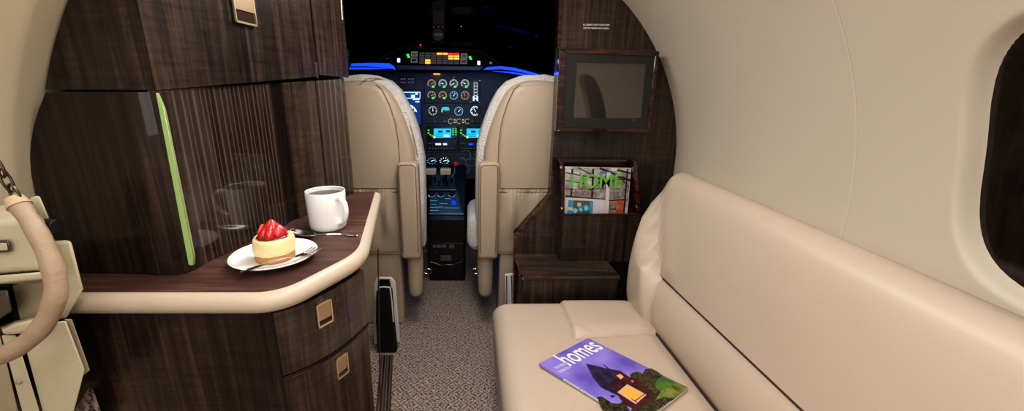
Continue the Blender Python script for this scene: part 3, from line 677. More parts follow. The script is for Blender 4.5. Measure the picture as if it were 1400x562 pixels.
# door track in the carpet
tr = thing('door_track', 'grooved metal door track set in the carpet beside the galley', 'track', (-.32, 1.1, 0))
A, B_ = PZ(521, 487, .004), PZ(513, 575, .004); Cc, Dd = PZ(537, 487, .004), PZ(534, 575, .004)
mb = MB(); mb.prism([B_, Dd, Cc, A], (0, 0, .004)); mb.build('track_plate', flat('track plate', (150, 134, 126), .35, .6), tr)
for f in (.06, .3, .52, .74, .95):
    mb = MB(); mb.tube([A.lerp(Cc, f)+Vector((0, 0, .005)), B_.lerp(Dd, f)+Vector((0, 0, .005))], .0032, 6); mb.build('rail', STEEL2 if f in (.3, .74) else flat('rail %d' % (f*100), (92, 76, 72), .5, .4), tr)
mb = MB(); mb.tube([P(517, 340, 1.0), P(518, 440, 1.0), P(521, 600, 1.0)], .0022, 6); o = tag(mb.build('pull_cord', flat('bronze rod', (90, 70, 58), .3, .5)), 'thin bronze cord hanging from the counter edge beside the galley drawers', 'cord')

# ------------------------------------------------------------------ galley: lower cabinet
ZC = .77
lower = thing('galley_cabinet', 'dark glossy wood base cabinet with two gold latched drawers under the counter', 'cabinet', (-.4, .7, 0))
def bez(p0, p1, p2, n=14): return [((1-t)**2*p0[0]+2*t*(1-t)*p1[0]+t*t*p2[0], (1-t)**2*p0[1]+2*t*(1-t)*p1[1]+t*t*p2[1]) for t in [k/n for k in range(n+1)]]
mb = MB(); mb.prism([(-.665, .522, .04), (-.299, .522, .04), (-.299, .56, .04), (-.665, .56, .04)], (0, 0, ZC-.038-.04)); mb.build('front_panel', W_LO, lower)
dc = bez((-.2945, .516), (-.222, .562), (-.197, .668), 16)
body = [(-.66, .54), (-.30, .53)] + [(x-.012, y+.01) for x, y in dc] + [(-.275, .9), (-.335, 1.1), (-.66, 1.1)]
mb = MB(); mb.prism([(x, y, .04) for x, y in body], (0, 0, ZC-.04-.034)); mb.build('carcass', flat('carcass dark', (9, 6, 5), .5), lower, smooth=30)
W_DR = wood('wood drawer', (32, 23, 20), (54, 42, 36), (88, 70, 60), rough=.35, coat=.4, coat_r=.05)
def slab(pts, z0, z1, th=.014):
    mb = MB(); inner = []
    for i, (x, y) in enumerate(pts):
        a = pts[max(i-1, 0)]; b_ = pts[min(i+1, len(pts)-1)]; dx, dy = b_[0]-a[0], b_[1]-a[1]; l = math.hypot(dx, dy); inner.append((x-dy/l*th, y+dx/l*th))
    ring = pts+inner[::-1]
    mb.prism([(x, y, z0) for x, y in ring], (0, 0, z1-z0)); return mb
ZS = .6165
d1 = slab(dc, ZS+.0022, ZC-.037).build('drawer', W_DR, lower, smooth=30, bevel=.0015, bseg=1)
d2 = slab(dc, .06, ZS-.0022).build('drawer', W_DR, lower, smooth=30, bevel=.0015, bseg=1)
def latch(parent, c, tdir, w, h, out):
    """rectangular gold flush latch, long axis vertical"""
    c = Vector(c); t = Vector((tdir[0], tdir[1], 0)).normalized(); n = Vector((t.y, -t.x, 0)); c = c+n*out
    up = Vector((0, 0, 1)); fr = .0022
    def bar(mb, a0, a1, b0, b1, d=.004):
        mb.prism([c+t*a0+up*b0, c+t*a1+up*b0, c+t*a1+up*b1, c+t*a0+up*b1], -n*d)
    mb = MB(); bar(mb, -w/2, -w/2+fr, -h/2, h/2); bar(mb, w/2-fr, w/2, -h/2, h/2); bar(mb, -w/2, w/2, h/2-fr, h/2); bar(mb, -w/2, w/2, -h/2, -h/2+fr*1.6)
    f = mb.build('latch', GOLD, parent, smooth=0)
    c2 = c; mb = MB(); mb.prism([c2+t*(-w/2+fr)+up*(-h/2+h*.28)-n*.0012, c2+t*(w/2-fr)+up*(-h/2+h*.28)-n*.0012, c2+t*(w/2-fr)+up*(h/2-fr)-n*.0012, c2+t*(-w/2+fr)+up*(h/2-fr)-n*.0012], -n*.002); mb.build('paddle', GOLD_D, f, smooth=0)
    mb = MB(); mb.prism([c2+t*(-w/2+fr)+up*(-h/2+fr)-n*.003, c2+t*(w/2-fr)+up*(-h/2+fr)-n*.003, c2+t*(w/2-fr)+up*(-h/2+h*.28)-n*.003, c2+t*(-w/2+fr)+up*(-h/2+h*.28)-n*.003], -n*.001); mb.build('finger_recess', flat('recess', (70, 48, 34), .4, .8), f, smooth=0)
    return f
def on_curve(u, v):
    r_ = ray(u, v); k = r_.x/r_.y
    for a, b_ in zip(dc, dc[1:]):
        fa, fb = a[0]-k*a[1], b_[0]-k*b_[1]
        if fa*fb <= 0:
            t = fa/(fa-fb); x, y = a[0]+(b_[0]-a[0])*t, a[1]+(b_[1]-a[1])*t
            return Vector((x, y, H+r_.z*y/r_.y)), (b_[0]-a[0], b_[1]-a[1])
for z_, m_ in ((ZS-.003, W_RD), (ZS+.0008, BLACK)):
    mb = MB(); mb.tube([(x+.0004, y-.0006, z_) for x, y in dc], .0015, 6); mb.build('edge_band', m_, d2)
mb = MB(); mb.tube([(-.2965, .5185, .06), (-.2965, .5185, ZC-.04)], .0028, 8); mb.build('joint', BLACK, lower)
c, td = on_curve(443, 428); latch(d1, c, td, .029, .043, .0035)
c, td = on_curve(467, 500); latch(d2, c, td, .027, .043, .0035)
# countertop
inner_edge = [(-.662, .512), (-.315, .512)] + bez((-.315, .512), (-.278, .512), (-.258, .552), 8)[1:] + [(-.222, .625)] + bez((-.222, .625), (-.205, .66), (-.209, .70), 6)[1:] + [(-.276, 1.12)]
ct = thing('countertop', 'brown laminate galley counter with a padded beige leather edge', 'counter', (-.4, .8, ZC))
mb = MB(); mb.prism([(x, y, ZC-.03) for x, y in inner_edge+[(-.36, 1.12), (-.66, 1.12)]], (0, 0, .03)); mb.build('worktop', W_CT, ct, smooth=30)
mb = MB(); mb.tube([(x, y, ZC-.0165) for x, y in smooth_path([Vector((a, b_)) .to_3d() for a, b_ in []], 2)] if False else [(x, y, ZC-.0158) for x, y in inner_edge], .0160, 20); mb.build('padded_edge', LEDGE, ct, smooth=60)
# ------------------------------------------------------------------ dark glossy tall cabinet on the counter
def circ_x(z, r_=.672): return -math.sqrt(max(0, r_*r_-(z-CZ)**2))
ZU = lambda t: H+.006+.036*t     # underside of the upper cabinet
tall = thing('appliance_cabinet', 'dark mirror polished cabinet standing on the counter at the left wall', 'cabinet', (-.55, .6, ZC))
zz = [ZC+.001+k*(1.052-ZC)/12 for k in range(13)]
prof = [(-.56, .574), (-.53, .572), (-.505, .569), (-.485, .568), (-.468, .571), (-.456, .578), (-.452, .59)]
tx = lambda z: -.662+(.06*((z-.9)/.152)**2 if z > .9 else 0)
rows = [[Vector((tx(z), .575, z))]+[Vector((x, y, z)) for x, y in prof]+[Vector((-.452, .612, z)), Vector((tx(z), .612, z))] for z in zz]
mb = MB(); mb.loft(rows); mb.build('door_panel', W_GL, tall, smooth=25)
# socket panel faintly seen in the cabinet
# fluted mirror-polished back panels
def mp_(t, off=0): 
    n_ = Vector((.98, -.198, 0)); return Vector((-.459+.122*t, .582+.538*t, 0))+n_*off
def bpan(name, t0, t1, z0, mat, off=0, th=.012, label=None, cat=None, parent=None):
    mb = MB(); a, b_ = mp_(t0, off), mp_(t1, off); a2, b2 = mp_(t0, off-th), mp_(t1, off-th)
    mb.loft([[Vector((p.x, p.y, z0)) for p in (a, b_, b2, a2)], [Vector((a.x, a.y, ZU(t0)-.001)), Vector((b_.x, b_.y, ZU(t1)-.001)), Vector((b2.x, b2.y, ZU(t1)-.001)), Vector((a2.x, a2.y, ZU(t0)-.001))]])
    return mb.build(name, mat, parent, smooth=0)
bp = thing('backsplash', 'polished striped wood splashback panels behind the cake and mug', 'panel', (-.4, .85, ZC))
bpan('striped_panel', .012, .455, ZC+.001, W_FL, parent=bp)
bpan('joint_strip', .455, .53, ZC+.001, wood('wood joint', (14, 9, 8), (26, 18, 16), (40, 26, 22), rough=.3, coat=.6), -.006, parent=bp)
bpan('figured_panel', .53, .74, ZC+.001, W_FM, parent=bp)
bpan('striped_panel', .742, .985, ZC+.001, wood('wood fluted fine', (32, 25, 22), (50, 40, 35), (76, 62, 54), rough=.2, coat=1, coat_r=.02, flute=True, cross=.2, fl_step=.024), .002, parent=bp)
# green light strip with gilt edge
gl = thing('light_strip', 'tall narrow green lit strip with a gilt edge beside the dark cabinet', 'light', P(240, 360, .575))
y_ = .5655
mb = MB(); mb.prism([P(213, 127, y_), P(222, 148, y_), P(226, 165, y_), P(263.5, 352, y_), P(263, 363, y_), P(258, 362, y_)], (0, .006, 0)); mb.build('lit_panel', G_STRIP, gl, smooth=0)
mb = MB(); mb.tube([P(223.5, 146, y_+.002), P(227.5, 165, y_+.002), P(265, 350, y_+.002), P(264.5, 362, y_+.002)], .0011, 8); mb.build('gilt_edge', GOLD, gl)
# ------------------------------------------------------------------ upper cabinet
up = thing('overhead_cabinet', 'dark wood overhead cabinet with a gold latched door above the counter', 'cabinet', (-.45, .8, 1.06))
YU = .588
zs = [H+.007+k*.42/24 for k in range(25)]
mb = MB(); pts = [(circ_x(z, .672), YU, z) for z in zs if circ_x(z, .672) < -.458]; zt_ = pts[-1][2]
mb.prism(pts+[(-.458, YU, zt_), (-.458, YU, H+.0062)], (0, .03, 0)); mb.build('side_panel', W_UP, up, smooth=30)
def door_pt(t, z, off=0):
    bul = .010*math.sin(math.pi*t); return Vector((-.455+.085*t+.98*(bul+off), .59+.41*t-.2*(bul+off), z))
mb = MB(); ts = [k/16 for k in range(17)]
ztop = lambda p: CZ+math.sqrt(R*R-p.x*p.x)-.005
ring0 = [door_pt(t, ZU(t)) for t in ts]+[door_pt(t, ZU(t), -.02) for t in reversed(ts)]
ring1 = [Vector((p.x, p.y, 1.38)) for p in ring0]
mb.loft([ring0, ring1]); ud = mb.build('door', W_UP, up, smooth=30)
p_ = door_pt(.445, H+.124+.038); latch(ud, p_, (.2, .98), .052, .08, .0065)
mb = MB(); mb.loft([[Vector((-.368, 1.005, z)), Vector((-.338, YL+.03, z)), Vector((-.40, YL+.03, z)), Vector((-.40, 1.005, z))] for z in (ZU(1)+.004, 1.38)]); mb.build('end_panel', W_UP, up, smooth=0)
mb = MB(); mb.prism([Vector((circ_x(H+.02)+.01, .60, H+.012)), Vector((-.46, .60, H+.012)), Vector((-.385, 1.0, ZU(1)+.006)), Vector((-.36, 1.1, ZU(1)+.008)), Vector((-.64, 1.1, H+.03))], (0, 0, .01)); mb.build('underside', W_GL, up, smooth=0)
mb = MB(); a, b_ = door_pt(1.01, 0, .0), None; mb.box((-.3735, 1.0, P(431, 107, 1.0).z), (-.368, 1.004, P(431, 85, 1.0).z)); mb.build('hinge', STEEL2, up, smooth=0)
tb = MB(); tb.tube([P(465.5, -10, 1.1), P(468, 27, 1.1)], .0022, 8); tag(tb.build('gilt_rod', GOLD), 'thin gilt rod at the top of the doorway edge, right of the overhead cabinet', 'rod')

# ------------------------------------------------------------------ crockery on the counter
pc = PZ(376, 353, ZC+.004); pc.z = ZC
pl = thing('plate', 'round white porcelain plate under the strawberry cheesecake', 'plate', pc)
mb = MB(); mb.lathe([(.001, .004), (.040, .004), (.048, .0055), (.074, .0135), (.0805, .0155), (.082, .0145), (.0795, .012), (.050, .002), (.046, 0.0005), (.001, 0.0005)], pc, 72) if False else mb.lathe([(q*.865, z) for q, z in [(.001, .004), (.040, .004), (.048, .0055), (.074, .0135), (.0805, .0155), (.082, .0145), (.0795, .012), (.050, .002), (.046, 0.0005), (.001, 0.0005)]], pc, 72); mb.build('dish', CERAM, pl, smooth=50)
cc = pc+Vector((.001, .002, .0045))
ck = thing('cheesecake', 'small round cheesecake topped with glazed strawberries on the white plate', 'cake', cc)
def wob(mb, prof, c, seg=64, amp=.0008, seed=0):
    rnd = random.Random(seed); ph = [rnd.uniform(0, 6) for _ in range(6)]
    rings = []
    for r_, z in [(q*.87, h_) for q, h_ in prof]:
        rings.append([Vector(c)+Vector(((r_+amp*(math.sin(3*a+ph[0]+z*200)+.6*math.sin(7*a+ph[1])+.5*math.sin(13*a+ph[2]+z*500)))*math.cos(a), (r_+amp*(math.sin(3*a+ph[0]+z*200)+.6*math.sin(7*a+ph[1])+.5*math.sin(13*a+ph[2]+z*500)))*math.sin(a), z)) for a in [2*math.pi*k/seg for k in range(seg)]])
    mb.loft(rings)
mb = MB(); wob(mb, [(.0345, 0), (.0362, .003), (.0365, .008), (.0362, .0115), (.034, .012)], cc, seed=1, amp=.0006); mb.build('crust', CRUST, ck, smooth=60)
mb = MB(); wob(mb, [(.0345, .0112), (.0368, .013), (.0382, .02), (.0386, .030), (.0376, .037), (.0355, .0405), (.0335, .041), (.0315, .0395), (.028, .039), (.001, .039)], cc, seed=2); mb.build('filling', CAKE, ck, smooth=60)
mb = MB(); wob(mb, [(.029, .0385), (.0295, .0405), (.027, .0425), (.02, .044), (.001, .045)], cc, seed=3, amp=.001); mb.build('glaze', GLAZE, ck, smooth=60)
def berry(c, ang, tilt, L=.026, r_=.0125, cut=False):
    mb = MB(); prof = [(.001, 0), (.7, .03), (.95, .15), (1, .3), (.92, .5), (.75, .68), (.5, .84), (.25, .95), (.001, 1)]
    rot = Matrix.Rotation(ang, 3, 'Z') @ Matrix.Rotation(tilt, 3, 'Y')
    rings = []
    for q, z in prof:
        rings.append([Vector(c)+rot @ Vector((q*r_*math.cos(a), q*r_*(.35 if cut else .9)*math.sin(a), (z-.1)*L)) for a in [2*math.pi*k/20 for k in range(20)]])
    mb.loft(rings)
    return mb.build('strawberry_slice', [STRAW], ck, smooth=60)
top = cc+Vector((0, 0, .043))
for k in range(7):
    a = .4+k*2*math.pi/7; rr_ = .0165+.001*(k % 2)
    berry(top+Vector((rr_*math.cos(a), rr_*math.sin(a), -.002)), a, -.62+.06*(k % 3), .027+.002*(k % 2), .0098)
for k in range(4):
    a = 1.0+k*math.pi/2
    berry(top+Vector((.007*math.cos(a), .007*math.sin(a), .002)), a, -.25, .029, .0095)
mb = MB(); p0 = top+Vector((-.0185, -.006, -.002)); mb.loft([[p0+Vector((x+z*.32, y, z)) for x, y in ((-.0028, -.008*w), (.0018, -.008*w), (.0018, .006*w), (-.0028, .006*w))] for z, w in ((0, .5), (.006, 1), (.014, .95), (.02, .6), (.023, .15))]); mb.build('strawberry_slice', STRAW_CUT, ck, bevel=.001)
# fork
fk = thing('fork', 'steel fork lying across the front rim of the plate with its handle over the counter', 'fork', PZ(372, 362, ZC))
zr = ZC+.0175
A = PZ(328, 372.5, ZC+.012); M1 = PZ(352, 364.5, ZC+.018); M2 = PZ(380, 355, ZC+.022); M3 = PZ(402, 351.5, ZC+.021); M4 = PZ(416, 350, ZC+.0125); E = PZ(433, 339, ZC+.0185)
path = smooth_path([A, M1, M2, M3], 6)
mb = MB()
rings = []
for i, p in enumerate(path):
    t = i/(len(path)-1); w = .0042*(1-t)**.8+.0021; 
    d = (path[min(i+1, len(path)-1)]-path[max(i-1, 0)]).normalized(); s_ = d.cross(Vector((0, 0, 1))).normalized(); n_ = s_.cross(d)
    rings.append([p-s_*w, p-n_*.0009, p+s_*w, p+n_*.0009])
mb.loft(rings); fh = mb.build('handle', STEEL, fk, smooth=60)
d = (E-M3).normalized(); s_ = d.cross(Vector((0, 0, 1))).normalized(); up_ = s_.cross(d)
hp = [(0, .0022, 0), (.15, .005, .001), (.3, .0105, .004), (.45, .0118, .0055), (.55, .0118, .0055)]
mb = MB(); L_ = (E-M3).length; rings = []
for t, w, dip in hp:
    p = M3+d*L_*t-up_*dip*.7; rings.append([p-s_*w, p-up_*.001, p+s_*w, p+up_*.001])
mb.loft(rings); mb.build('head', STEEL, fk, smooth=60)
for k in range(4):
    w0 = -.0118+.0064*k; mb = MB(); rings = []
    for t, dip in ((.54, .0055), (.7, .0045), (.85, .002), (1.0, -.001)):
        q = .0019*(1-.45*(t-.54)); p = M3+d*L_*t-up_*dip*.7+s_*(w0+.0022); rings.append([p-s_*q, p-up_*.0008, p+s_*q, p+up_*.0008])
    mb.loft(rings); mb.build('tine', STEEL, fk, smooth=60)
# mug
mc = PZ(449.5, 310, ZC+.001); mc.z = ZC+.0005
mg = thing('mug', 'white porcelain mug of black coffee standing on the counter', 'mug', mc)
hm = .083
mb = MB(); mb.lathe([(.001, 0), (.0352, 0), (.0378, .003), (.0388, .010), (.0405, .045), (.0415, hm-.002), (.0405, hm), (.0385, hm-.001), (.037, .045), (.035, .012), (.030, .007), (.001, .006)], mc, 64); mb.build('body', CERAM, mg, smooth=50)
mb = MB(); mb.lathe([(.001, hm-.009), (.0385, hm-.009), (.0385, hm-.010), (.001, hm-.010)], mc, 48); mb.build('coffee', COFFEE, mg)
a = math.radians(-36); hd = Vector((math.cos(a), math.sin(a), 0))
hpth = smooth_path([mc+hd*.038+Vector((0, 0, .070)), mc+hd*.052+Vector((0, 0, .073)), mc+hd*.064+Vector((0, 0, .064)), mc+hd*.067+Vector((0, 0, .046)), mc+hd*.060+Vector((0, 0, .028)), mc+hd*.048+Vector((0, 0, .018)), mc+hd*.037+Vector((0, 0, .016))], 5)
mb = MB(); mb.tube(hpth, .0055, 14, flatten=.75); mb.build('handle', CERAM, mg, smooth=60)
# spoon
sp_ = thing('spoon', 'ornate steel teaspoon lying on the counter between plate and mug', 'spoon', PZ(440, 320, ZC))
b0, b1 = PZ(394, 316.5, ZC+.005), PZ(430, 324, ZC+.006)
dd = (b1-b0); Lb = dd.length; dn = dd.normalized(); sn = dn.cross(Vector((0, 0, 1))).normalized()
mb = MB(); rings = []
for layer in (0, 1): pass
rows = []
for i in range(15):
    t = i/14; w = .0145*math.sqrt(max(0, 1-(2*(t**.9)-1)**2))+.0008; row = []
    for j in range(11):
        q = j/10*2-1; row.append(b0+dd*t+sn*w*q+Vector((0, 0, .0045-.0085*(1-q*q)*math.sin(math.pi*min(1, max(0, t)))**.7)))
    rows.append(row)
mb.grid(rows); bw = mb.build('bowl', STEEL, sp_, smooth=80); md = bw.modifiers.new('s', 'SOLIDIFY'); md.thickness = .0012; md.offset = 1
path = smooth_path([b1+Vector((0, 0, .003)), PZ(445, 320.5, ZC+.011), PZ(465, 320, ZC+.006), PZ(478, 321, ZC+.004), PZ(490, 321.5, ZC+.003)], 8)
mb = MB(); rings = []
for i, p in enumerate(path):
    t = i/(len(path)-1); w = .0022+.0035*sstep(.55, .8, t)*(1+.35*math.sin(t*60)); w *= (1 if t < .97 else .5)
    d = (path[min(i+1, len(path)-1)]-path[max(i-1, 0)]).normalized(); s_ = d.cross(Vector((0, 0, 1))).normalized(); n_ = s_.cross(d)
    rings.append([p-s_*w, p-s_*w*.5-n_*.001, p-n_*.0012, p+s_*w*.5-n_*.001, p+s_*w, p+s_*w*.5+n_*.001, p+n_*(.0016), p-s_*w*.5+n_*.001])
mb.loft(rings); mb.build('handle', STEEL, sp_, smooth=60)

# ------------------------------------------------------------------ entry door hardware at the left
dm = thing('door_mechanism', 'cream moulded housing of the cabin door mechanism at the left wall', 'door mechanism', P(40, 560, .45))
def pl2(pf, pb, Yf, Yb, name, mat, bev=.004, parent=None):
    mb = MB(); mb.loft([[P(u, v, Yf) for u, v in pf], [P(u, v, Yb) for u, v in pb]]); return mb.build(name, mat, parent or dm, bevel=bev, bseg=3)
pl2([(-40, 306), (38, 300), (47, 316), (53, 368), (-40, 376)], [(-40, 284), (36, 274), (62, 300), (84, 374), (-40, 384)], .425, .475, 'housing_cover', PLAST, .006)
pl2([(-40, 380), (66, 371), (66, 381), (-40, 392)], [(-40, 378), (66, 371), (66, 381), (-40, 392)], .415, .47, 'flange', PLAST, .003)
pl2([(40, 270), (54, 267), (68, 300), (52, 306)], [(40, 270), (54, 267), (68, 300), (52, 306)], .485, .50, 'tab', PLAST, .003)
kb = MB(); kb.tube([P(60, 309, .485), P(79, 309, .485)], .010, 16); kb.build('knob', BLACK, dm, bevel=.002)
pl2([(62, 330), (97, 328), (114, 395), (90, 437), (62, 437)], [(62, 330), (97, 328), (114, 395), (90, 437), (62, 437)], .478, .488, 'side_plate', PLAST, .005)
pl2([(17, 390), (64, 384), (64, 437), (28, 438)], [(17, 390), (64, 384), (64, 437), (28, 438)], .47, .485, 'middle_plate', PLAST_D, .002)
pl2([(-40, 388), (24, 388), (30, 442), (-40, 452)], [(-40, 388), (24, 388), (30, 442), (-40, 452)], .492, .50, 'recess', BLACK, 0)
pl2([(-20, 398), (10, 396), (16, 425), (-20, 450)], [(-20, 398), (12, 396), (18, 425), (-20, 450)], .44, .488, 'steel_block', STEEL2, .002)
pl2([(2, 452), (20, 443), (60, 434), (62, 442), (30, 456), (6, 458)], [(0, 446), (20, 438), (62, 430), (64, 442), (30, 456), (6, 458)], .425, .475, 'ledge', PLAST, .003)
pl2([(30, 457), (64, 443), (90, 438), (116, 505), (98, 575), (62, 575)], [(30, 457), (64, 443), (90, 438), (116, 505), (98, 575), (62, 575)], .445, .455, 'lower_plate', PLAST, .003)
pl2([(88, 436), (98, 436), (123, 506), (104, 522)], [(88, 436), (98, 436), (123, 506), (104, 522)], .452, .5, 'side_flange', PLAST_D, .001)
pl2([(2, 458), (22, 458), (58, 575), (34, 575)], [(2, 458), (22, 458), (58, 575), (34, 575)], .44, .45, 'rail_cover', PLAST, .002)
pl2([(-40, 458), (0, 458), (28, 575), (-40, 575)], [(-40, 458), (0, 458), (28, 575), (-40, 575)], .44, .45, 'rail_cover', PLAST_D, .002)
pl2([(-40, 456), (95, 452), (100, 575), (-40, 575)], [(-40, 456), (95, 452), (100, 575), (-40, 575)], .47, .48, 'backing', BLACK, 0)
mb = MB(); mb.disc(P(23, 524, .436), .0035, .0035, depth=.005, seg=12); mb.build('screw', PLAST_D, dm, bevel=.001)
pl2([(-40, 329), (12, 328), (15, 345), (-40, 349)], [(-40, 329), (12, 328), (15, 345), (-40, 349)], .419, .43, 'latch_handle', STEEL2, .002)
pl2([(-40, 333), (9, 332), (11, 342), (-40, 345)], [(-40, 333), (9, 332), (11, 342), (-40, 345)], .4175, .42, 'latch_face', PLAST, .001)
cp = MB(); cp.loft([[P(u, v, .502) for u, v in [(100, 562), (122, 530), (128, 534), (142, 575), (100, 580)]], [P(u, v, .512) for u, v in [(100, 562), (122, 530), (128, 534), (142, 575), (100, 580)]]]); tag(cp.build('carpet_step', CARPET), 'small carpeted step edge between door mechanism and galley cabinet', 'step')
hp_ = thing('grab_strap', 'curved beige leather covered grab handle hanging from a chain by the door', 'handle', P(70, 380, .40))
pth = smooth_path([P(24, 278, .405), P(40, 300, .40), P(60, 335, .395), P(74, 372, .39), P(76, 405, .385), P(62, 440, .38), P(38, 466, .375), (P(5, 485, .37)), P(-30, 494, .37)], 8)
def rad(t): return .0088+.0012*math.sin(t*40)*.3+.0012*sstep(.1, .5, t)
mb = MB(); rr = [rad(i/(len(pth)-1)) for i in range(len(pth))]; mb.tube(pth, rr, 20); mb.build('strap', HANDLE, hp_, smooth=70)
mb = MB(); mb.tube([P(19, 271, .406), P(27, 282, .404)], [.0082, .0106], 16); mb.build('end_cuff', flat('cuff', (196, 172, 140), .5), hp_)
for k, (u, v, rot) in enumerate(((21, 267, 0), (9, 247, 1), (-3, 227, 0), (-15, 207, 1))):
    c = P(u, v, .405); mb = MB(); ax = (P(14, 262, .405)-P(0, 236, .405)).normalized(); sd = Vector((0, 1, 0)) if rot else ax.cross(Vector((0, 1, 0))).normalized()
    mb.tube([c+ax*.0125*math.cos(a)+sd*.0045*math.sin(a) for a in [j*2*math.pi/16 for j in range(17)]], .0013, 8, cap=False); mb.build('chain_link', CHAIN, hp_, smooth=60)

# ------------------------------------------------------------------ right bulkhead fittings
# monitor
mo = thing('monitor', 'flat black video screen in a reddish wood frame on the right bulkhead', 'screen', P(835, 180, 1.36))
Ym = 1.345
def quad(u0, v0, u1, v1, u2, v2, u3, v3, Y): return [P(u0, v0, Y), P(u1, v1, Y), P(u2, v2, Y), P(u3, v3, Y)]
fo = quad(765, 65, 902, 70, 889, 181, 760, 180, Ym); fi = quad(775, 72.5, 896, 77, 884, 175.5, 770, 174.5, Ym)
mb = MB()
for i in range(4):
    j = (i+1) % 4; mb.prism([fo[i], fo[j], fi[j], fi[i]], (0, .02, 0))
mb.build('frame', W_RD, mo, bevel=.002, bseg=2)
mb = MB(); mb.prism([p+Vector((0, .014, 0)) for p in fo], (0, YB-Ym-.014, 0)); mb.build('case', W_BK, mo, smooth=0)
si = quad(789, 85.5, 883, 87.5, 877.5, 161.5, 784, 161, Ym+.004)
mb = MB()
fi2 = [p+Vector((0, .004, 0)) for p in fi]
for i in range(4):
    j = (i+1) % 4; mb.prism([fi2[i], fi2[j], si[j], si[i]], (0, .008, 0))
mb.build('bezel', BEZEL, mo, smooth=0)
mb = MB(); mb.prism([p+Vector((0, .003, 0)) for p in si], (0, .004, 0)); mb.build('screen', SCREEN, mo, smooth=0)
mb = MB(); rectp(mb, 866, 163.6, 868, 164.6, Ym+.003, .002); mb.build('indicator_light', G_GREY, mo)
# placard lettering
pcd = thing('placard', 'two lines of small white lettering on the wood bulkhead above the screen', 'notice', P(815, 40, YB))
text('upper_line', 'ALL CABINET DOOR TO BE CLOSED', P(797, 34.9, YB-.001), P(833.4, 35.4, YB-.001), (0, 0, 1), .0053, WHITE, pcd, off=.012)
text('lower_line', 'FOR TAXI TAKEOFF AND LANDING', P(797.6, 39.6, YB-.001), P(832.3, 40.1, YB-.001), (0, 0, 1), .0053, WHITE, pcd, off=.012)
# magazine rack
rk = thing('magazine_rack', 'dark wood wall rack holding a home magazine on the right bulkhead', 'rack', P(818, 350, 1.37))
Yr = 1.345
def vb(mb, u0, v0, u1, v1, w, Y, dep):
    a, b_ = P(u0, v0, Y), P(u1, v1, Y); mb.prism([a-Vector((w, 0, 0)), a+Vector((w, 0, 0)), b_+Vector((w, 0, 0)), b_-Vector((w, 0, 0))], (0, dep, 0))
mb = MB(); vb(mb, 768, 220, 769.5, 296, .006, Yr-.012, YB-Yr+.012); mb.build('side_rail', W_RD, rk, bevel=.002)
mb = MB(); vb(mb, 868.5, 220, 873.5, 290, .006, Yr-.012, YB-Yr+.012); mb.build('side_rail', W_RD, rk, bevel=.002)
a, b_ = P(764, 219.5, Yr+.02), P(871, 219.5, Yr+.02); mb = MB(); mb.box((a.x, Yr+.02, a.z-.005), (b_.x, YB, a.z+.004)); mb.build('top_rail', W_RD, rk, bevel=.002)
z_l = P(800, 293, Yr-.012).z; z_b = P(800, 358, Yr-.012).z
mb = MB(); mb.box((P(768, 293, Yr).x, Yr-.012, z_b), (P(874, 293, Yr).x, Yr-.002, z_l)); mb.build('lower_front', W_BK, rk, bevel=.001)
mb = MB(); mb.box((P(768, 293, Yr).x, Yr-.002, z_b), (P(768, 293, Yr).x+.01, YB, z_l)); mb.build('lower_side', W_RD, rk)
mb = MB(); mb.tube([P(769, 293.5, Yr-.013), P(872, 292.5, Yr-.013)], .003, 8); mb.build('lip', W_RD, rk)
for (u, v) in ((767.5, 229), (768.2, 285), (871, 283)):
    mb = MB(); mb.disc(P(u, v, Yr-.018), .0035, .0045, depth=.008, seg=10); mb.build('hinge_pin', GOLD, rk)
# magazine in the rack
mh = thing('magazine', 'magazine titled HOME with green letters standing in the bulkhead rack', 'magazine', P(815, 292, Yr+.01))
Yh = Yr+.012
def hp3(u, v, d=0): return P(u, v, Yh-d)
mb = MB(); mb.prism([hp3(772.5, 228), hp3(863, 230), hp3(857, 300), hp3(771.5, 300)], (0, .006, 0)); mb.build('pages', PAPER, mh, smooth=0)
mb = MB()
def hq(pts, m, d=.0006):
    mb.mi = m; mb.face([hp3(u, v, d) for u, v in pts])
HM = [H_BG, H_DK, H_WT, H_OR, H_BL, H_BL2, H_OL, H_SKY, H_GY]
hq([(773, 228.6), (862.4, 230.4), (856.5, 300), (772, 300)], 0, .0004)
def hl(u0, v0, u1, v1, w, m=1, d=.001):
    dx, dy = u1-u0, v1-v0; l = math.hypot(dx, dy); nx, ny = -dy/l*w/2, dx/l*w/2
    hq([(u0-nx, v0-ny), (u1-nx, v1-ny), (u1+nx, v1+ny), (u0+nx, v0+ny)], m, d)
for x in (782.5, 811): hl(x, 231, x-1.5, 270, 2.6, 1, .0014)
hl(829, 236, 828, 262, 1.6)
hl(858, 231, 853, 291, 2.2, 1, .0014)
hl(773, 236, 828, 246, 1.4); hl(773, 247, 800, 251, 1); hl(773, 258, 800, 262, 1.2); hl(790, 229, 826, 247, 1.2); hl(836, 234, 800, 268, 1.4); hl(826, 256, 783, 264, 1.2); hl(773, 268, 828, 273, 1.8); hl(793, 236, 808, 261, 1)
hl(820, 230, 862, 247, 3.0); hl(838, 231, 862, 237, 2.4); hl(832, 262, 857, 258, 1.6); hl(845, 240, 860, 256, 1.4); hl(832, 248, 857, 245, 1.4)
hq([(786, 258), (810, 262), (810, 270), (784, 267)], 8, .0011); hq([(834, 256), (855, 254), (854, 270), (833, 272)], 8, .0011)
hq([(790, 252), (803, 254), (801, 262), (790, 261)], 8, .0008)
hq([(820, 234), (836, 235), (836, 237.5), (821, 237)], 7, .0016); hq([(835, 229.7), (845, 230), (843, 234), (836, 233.6)], 2, .0018)
hq([(829.5, 236), (835, 236), (831.5, 295), (826.5, 295)], 2, .0017)
hq([(772.5, 270), (827, 273), (826.5, 295), (772.3, 295)], 2, .0013)
hq([(778, 273.5), (811, 275), (810, 295), (775, 295)], 6, .0015)
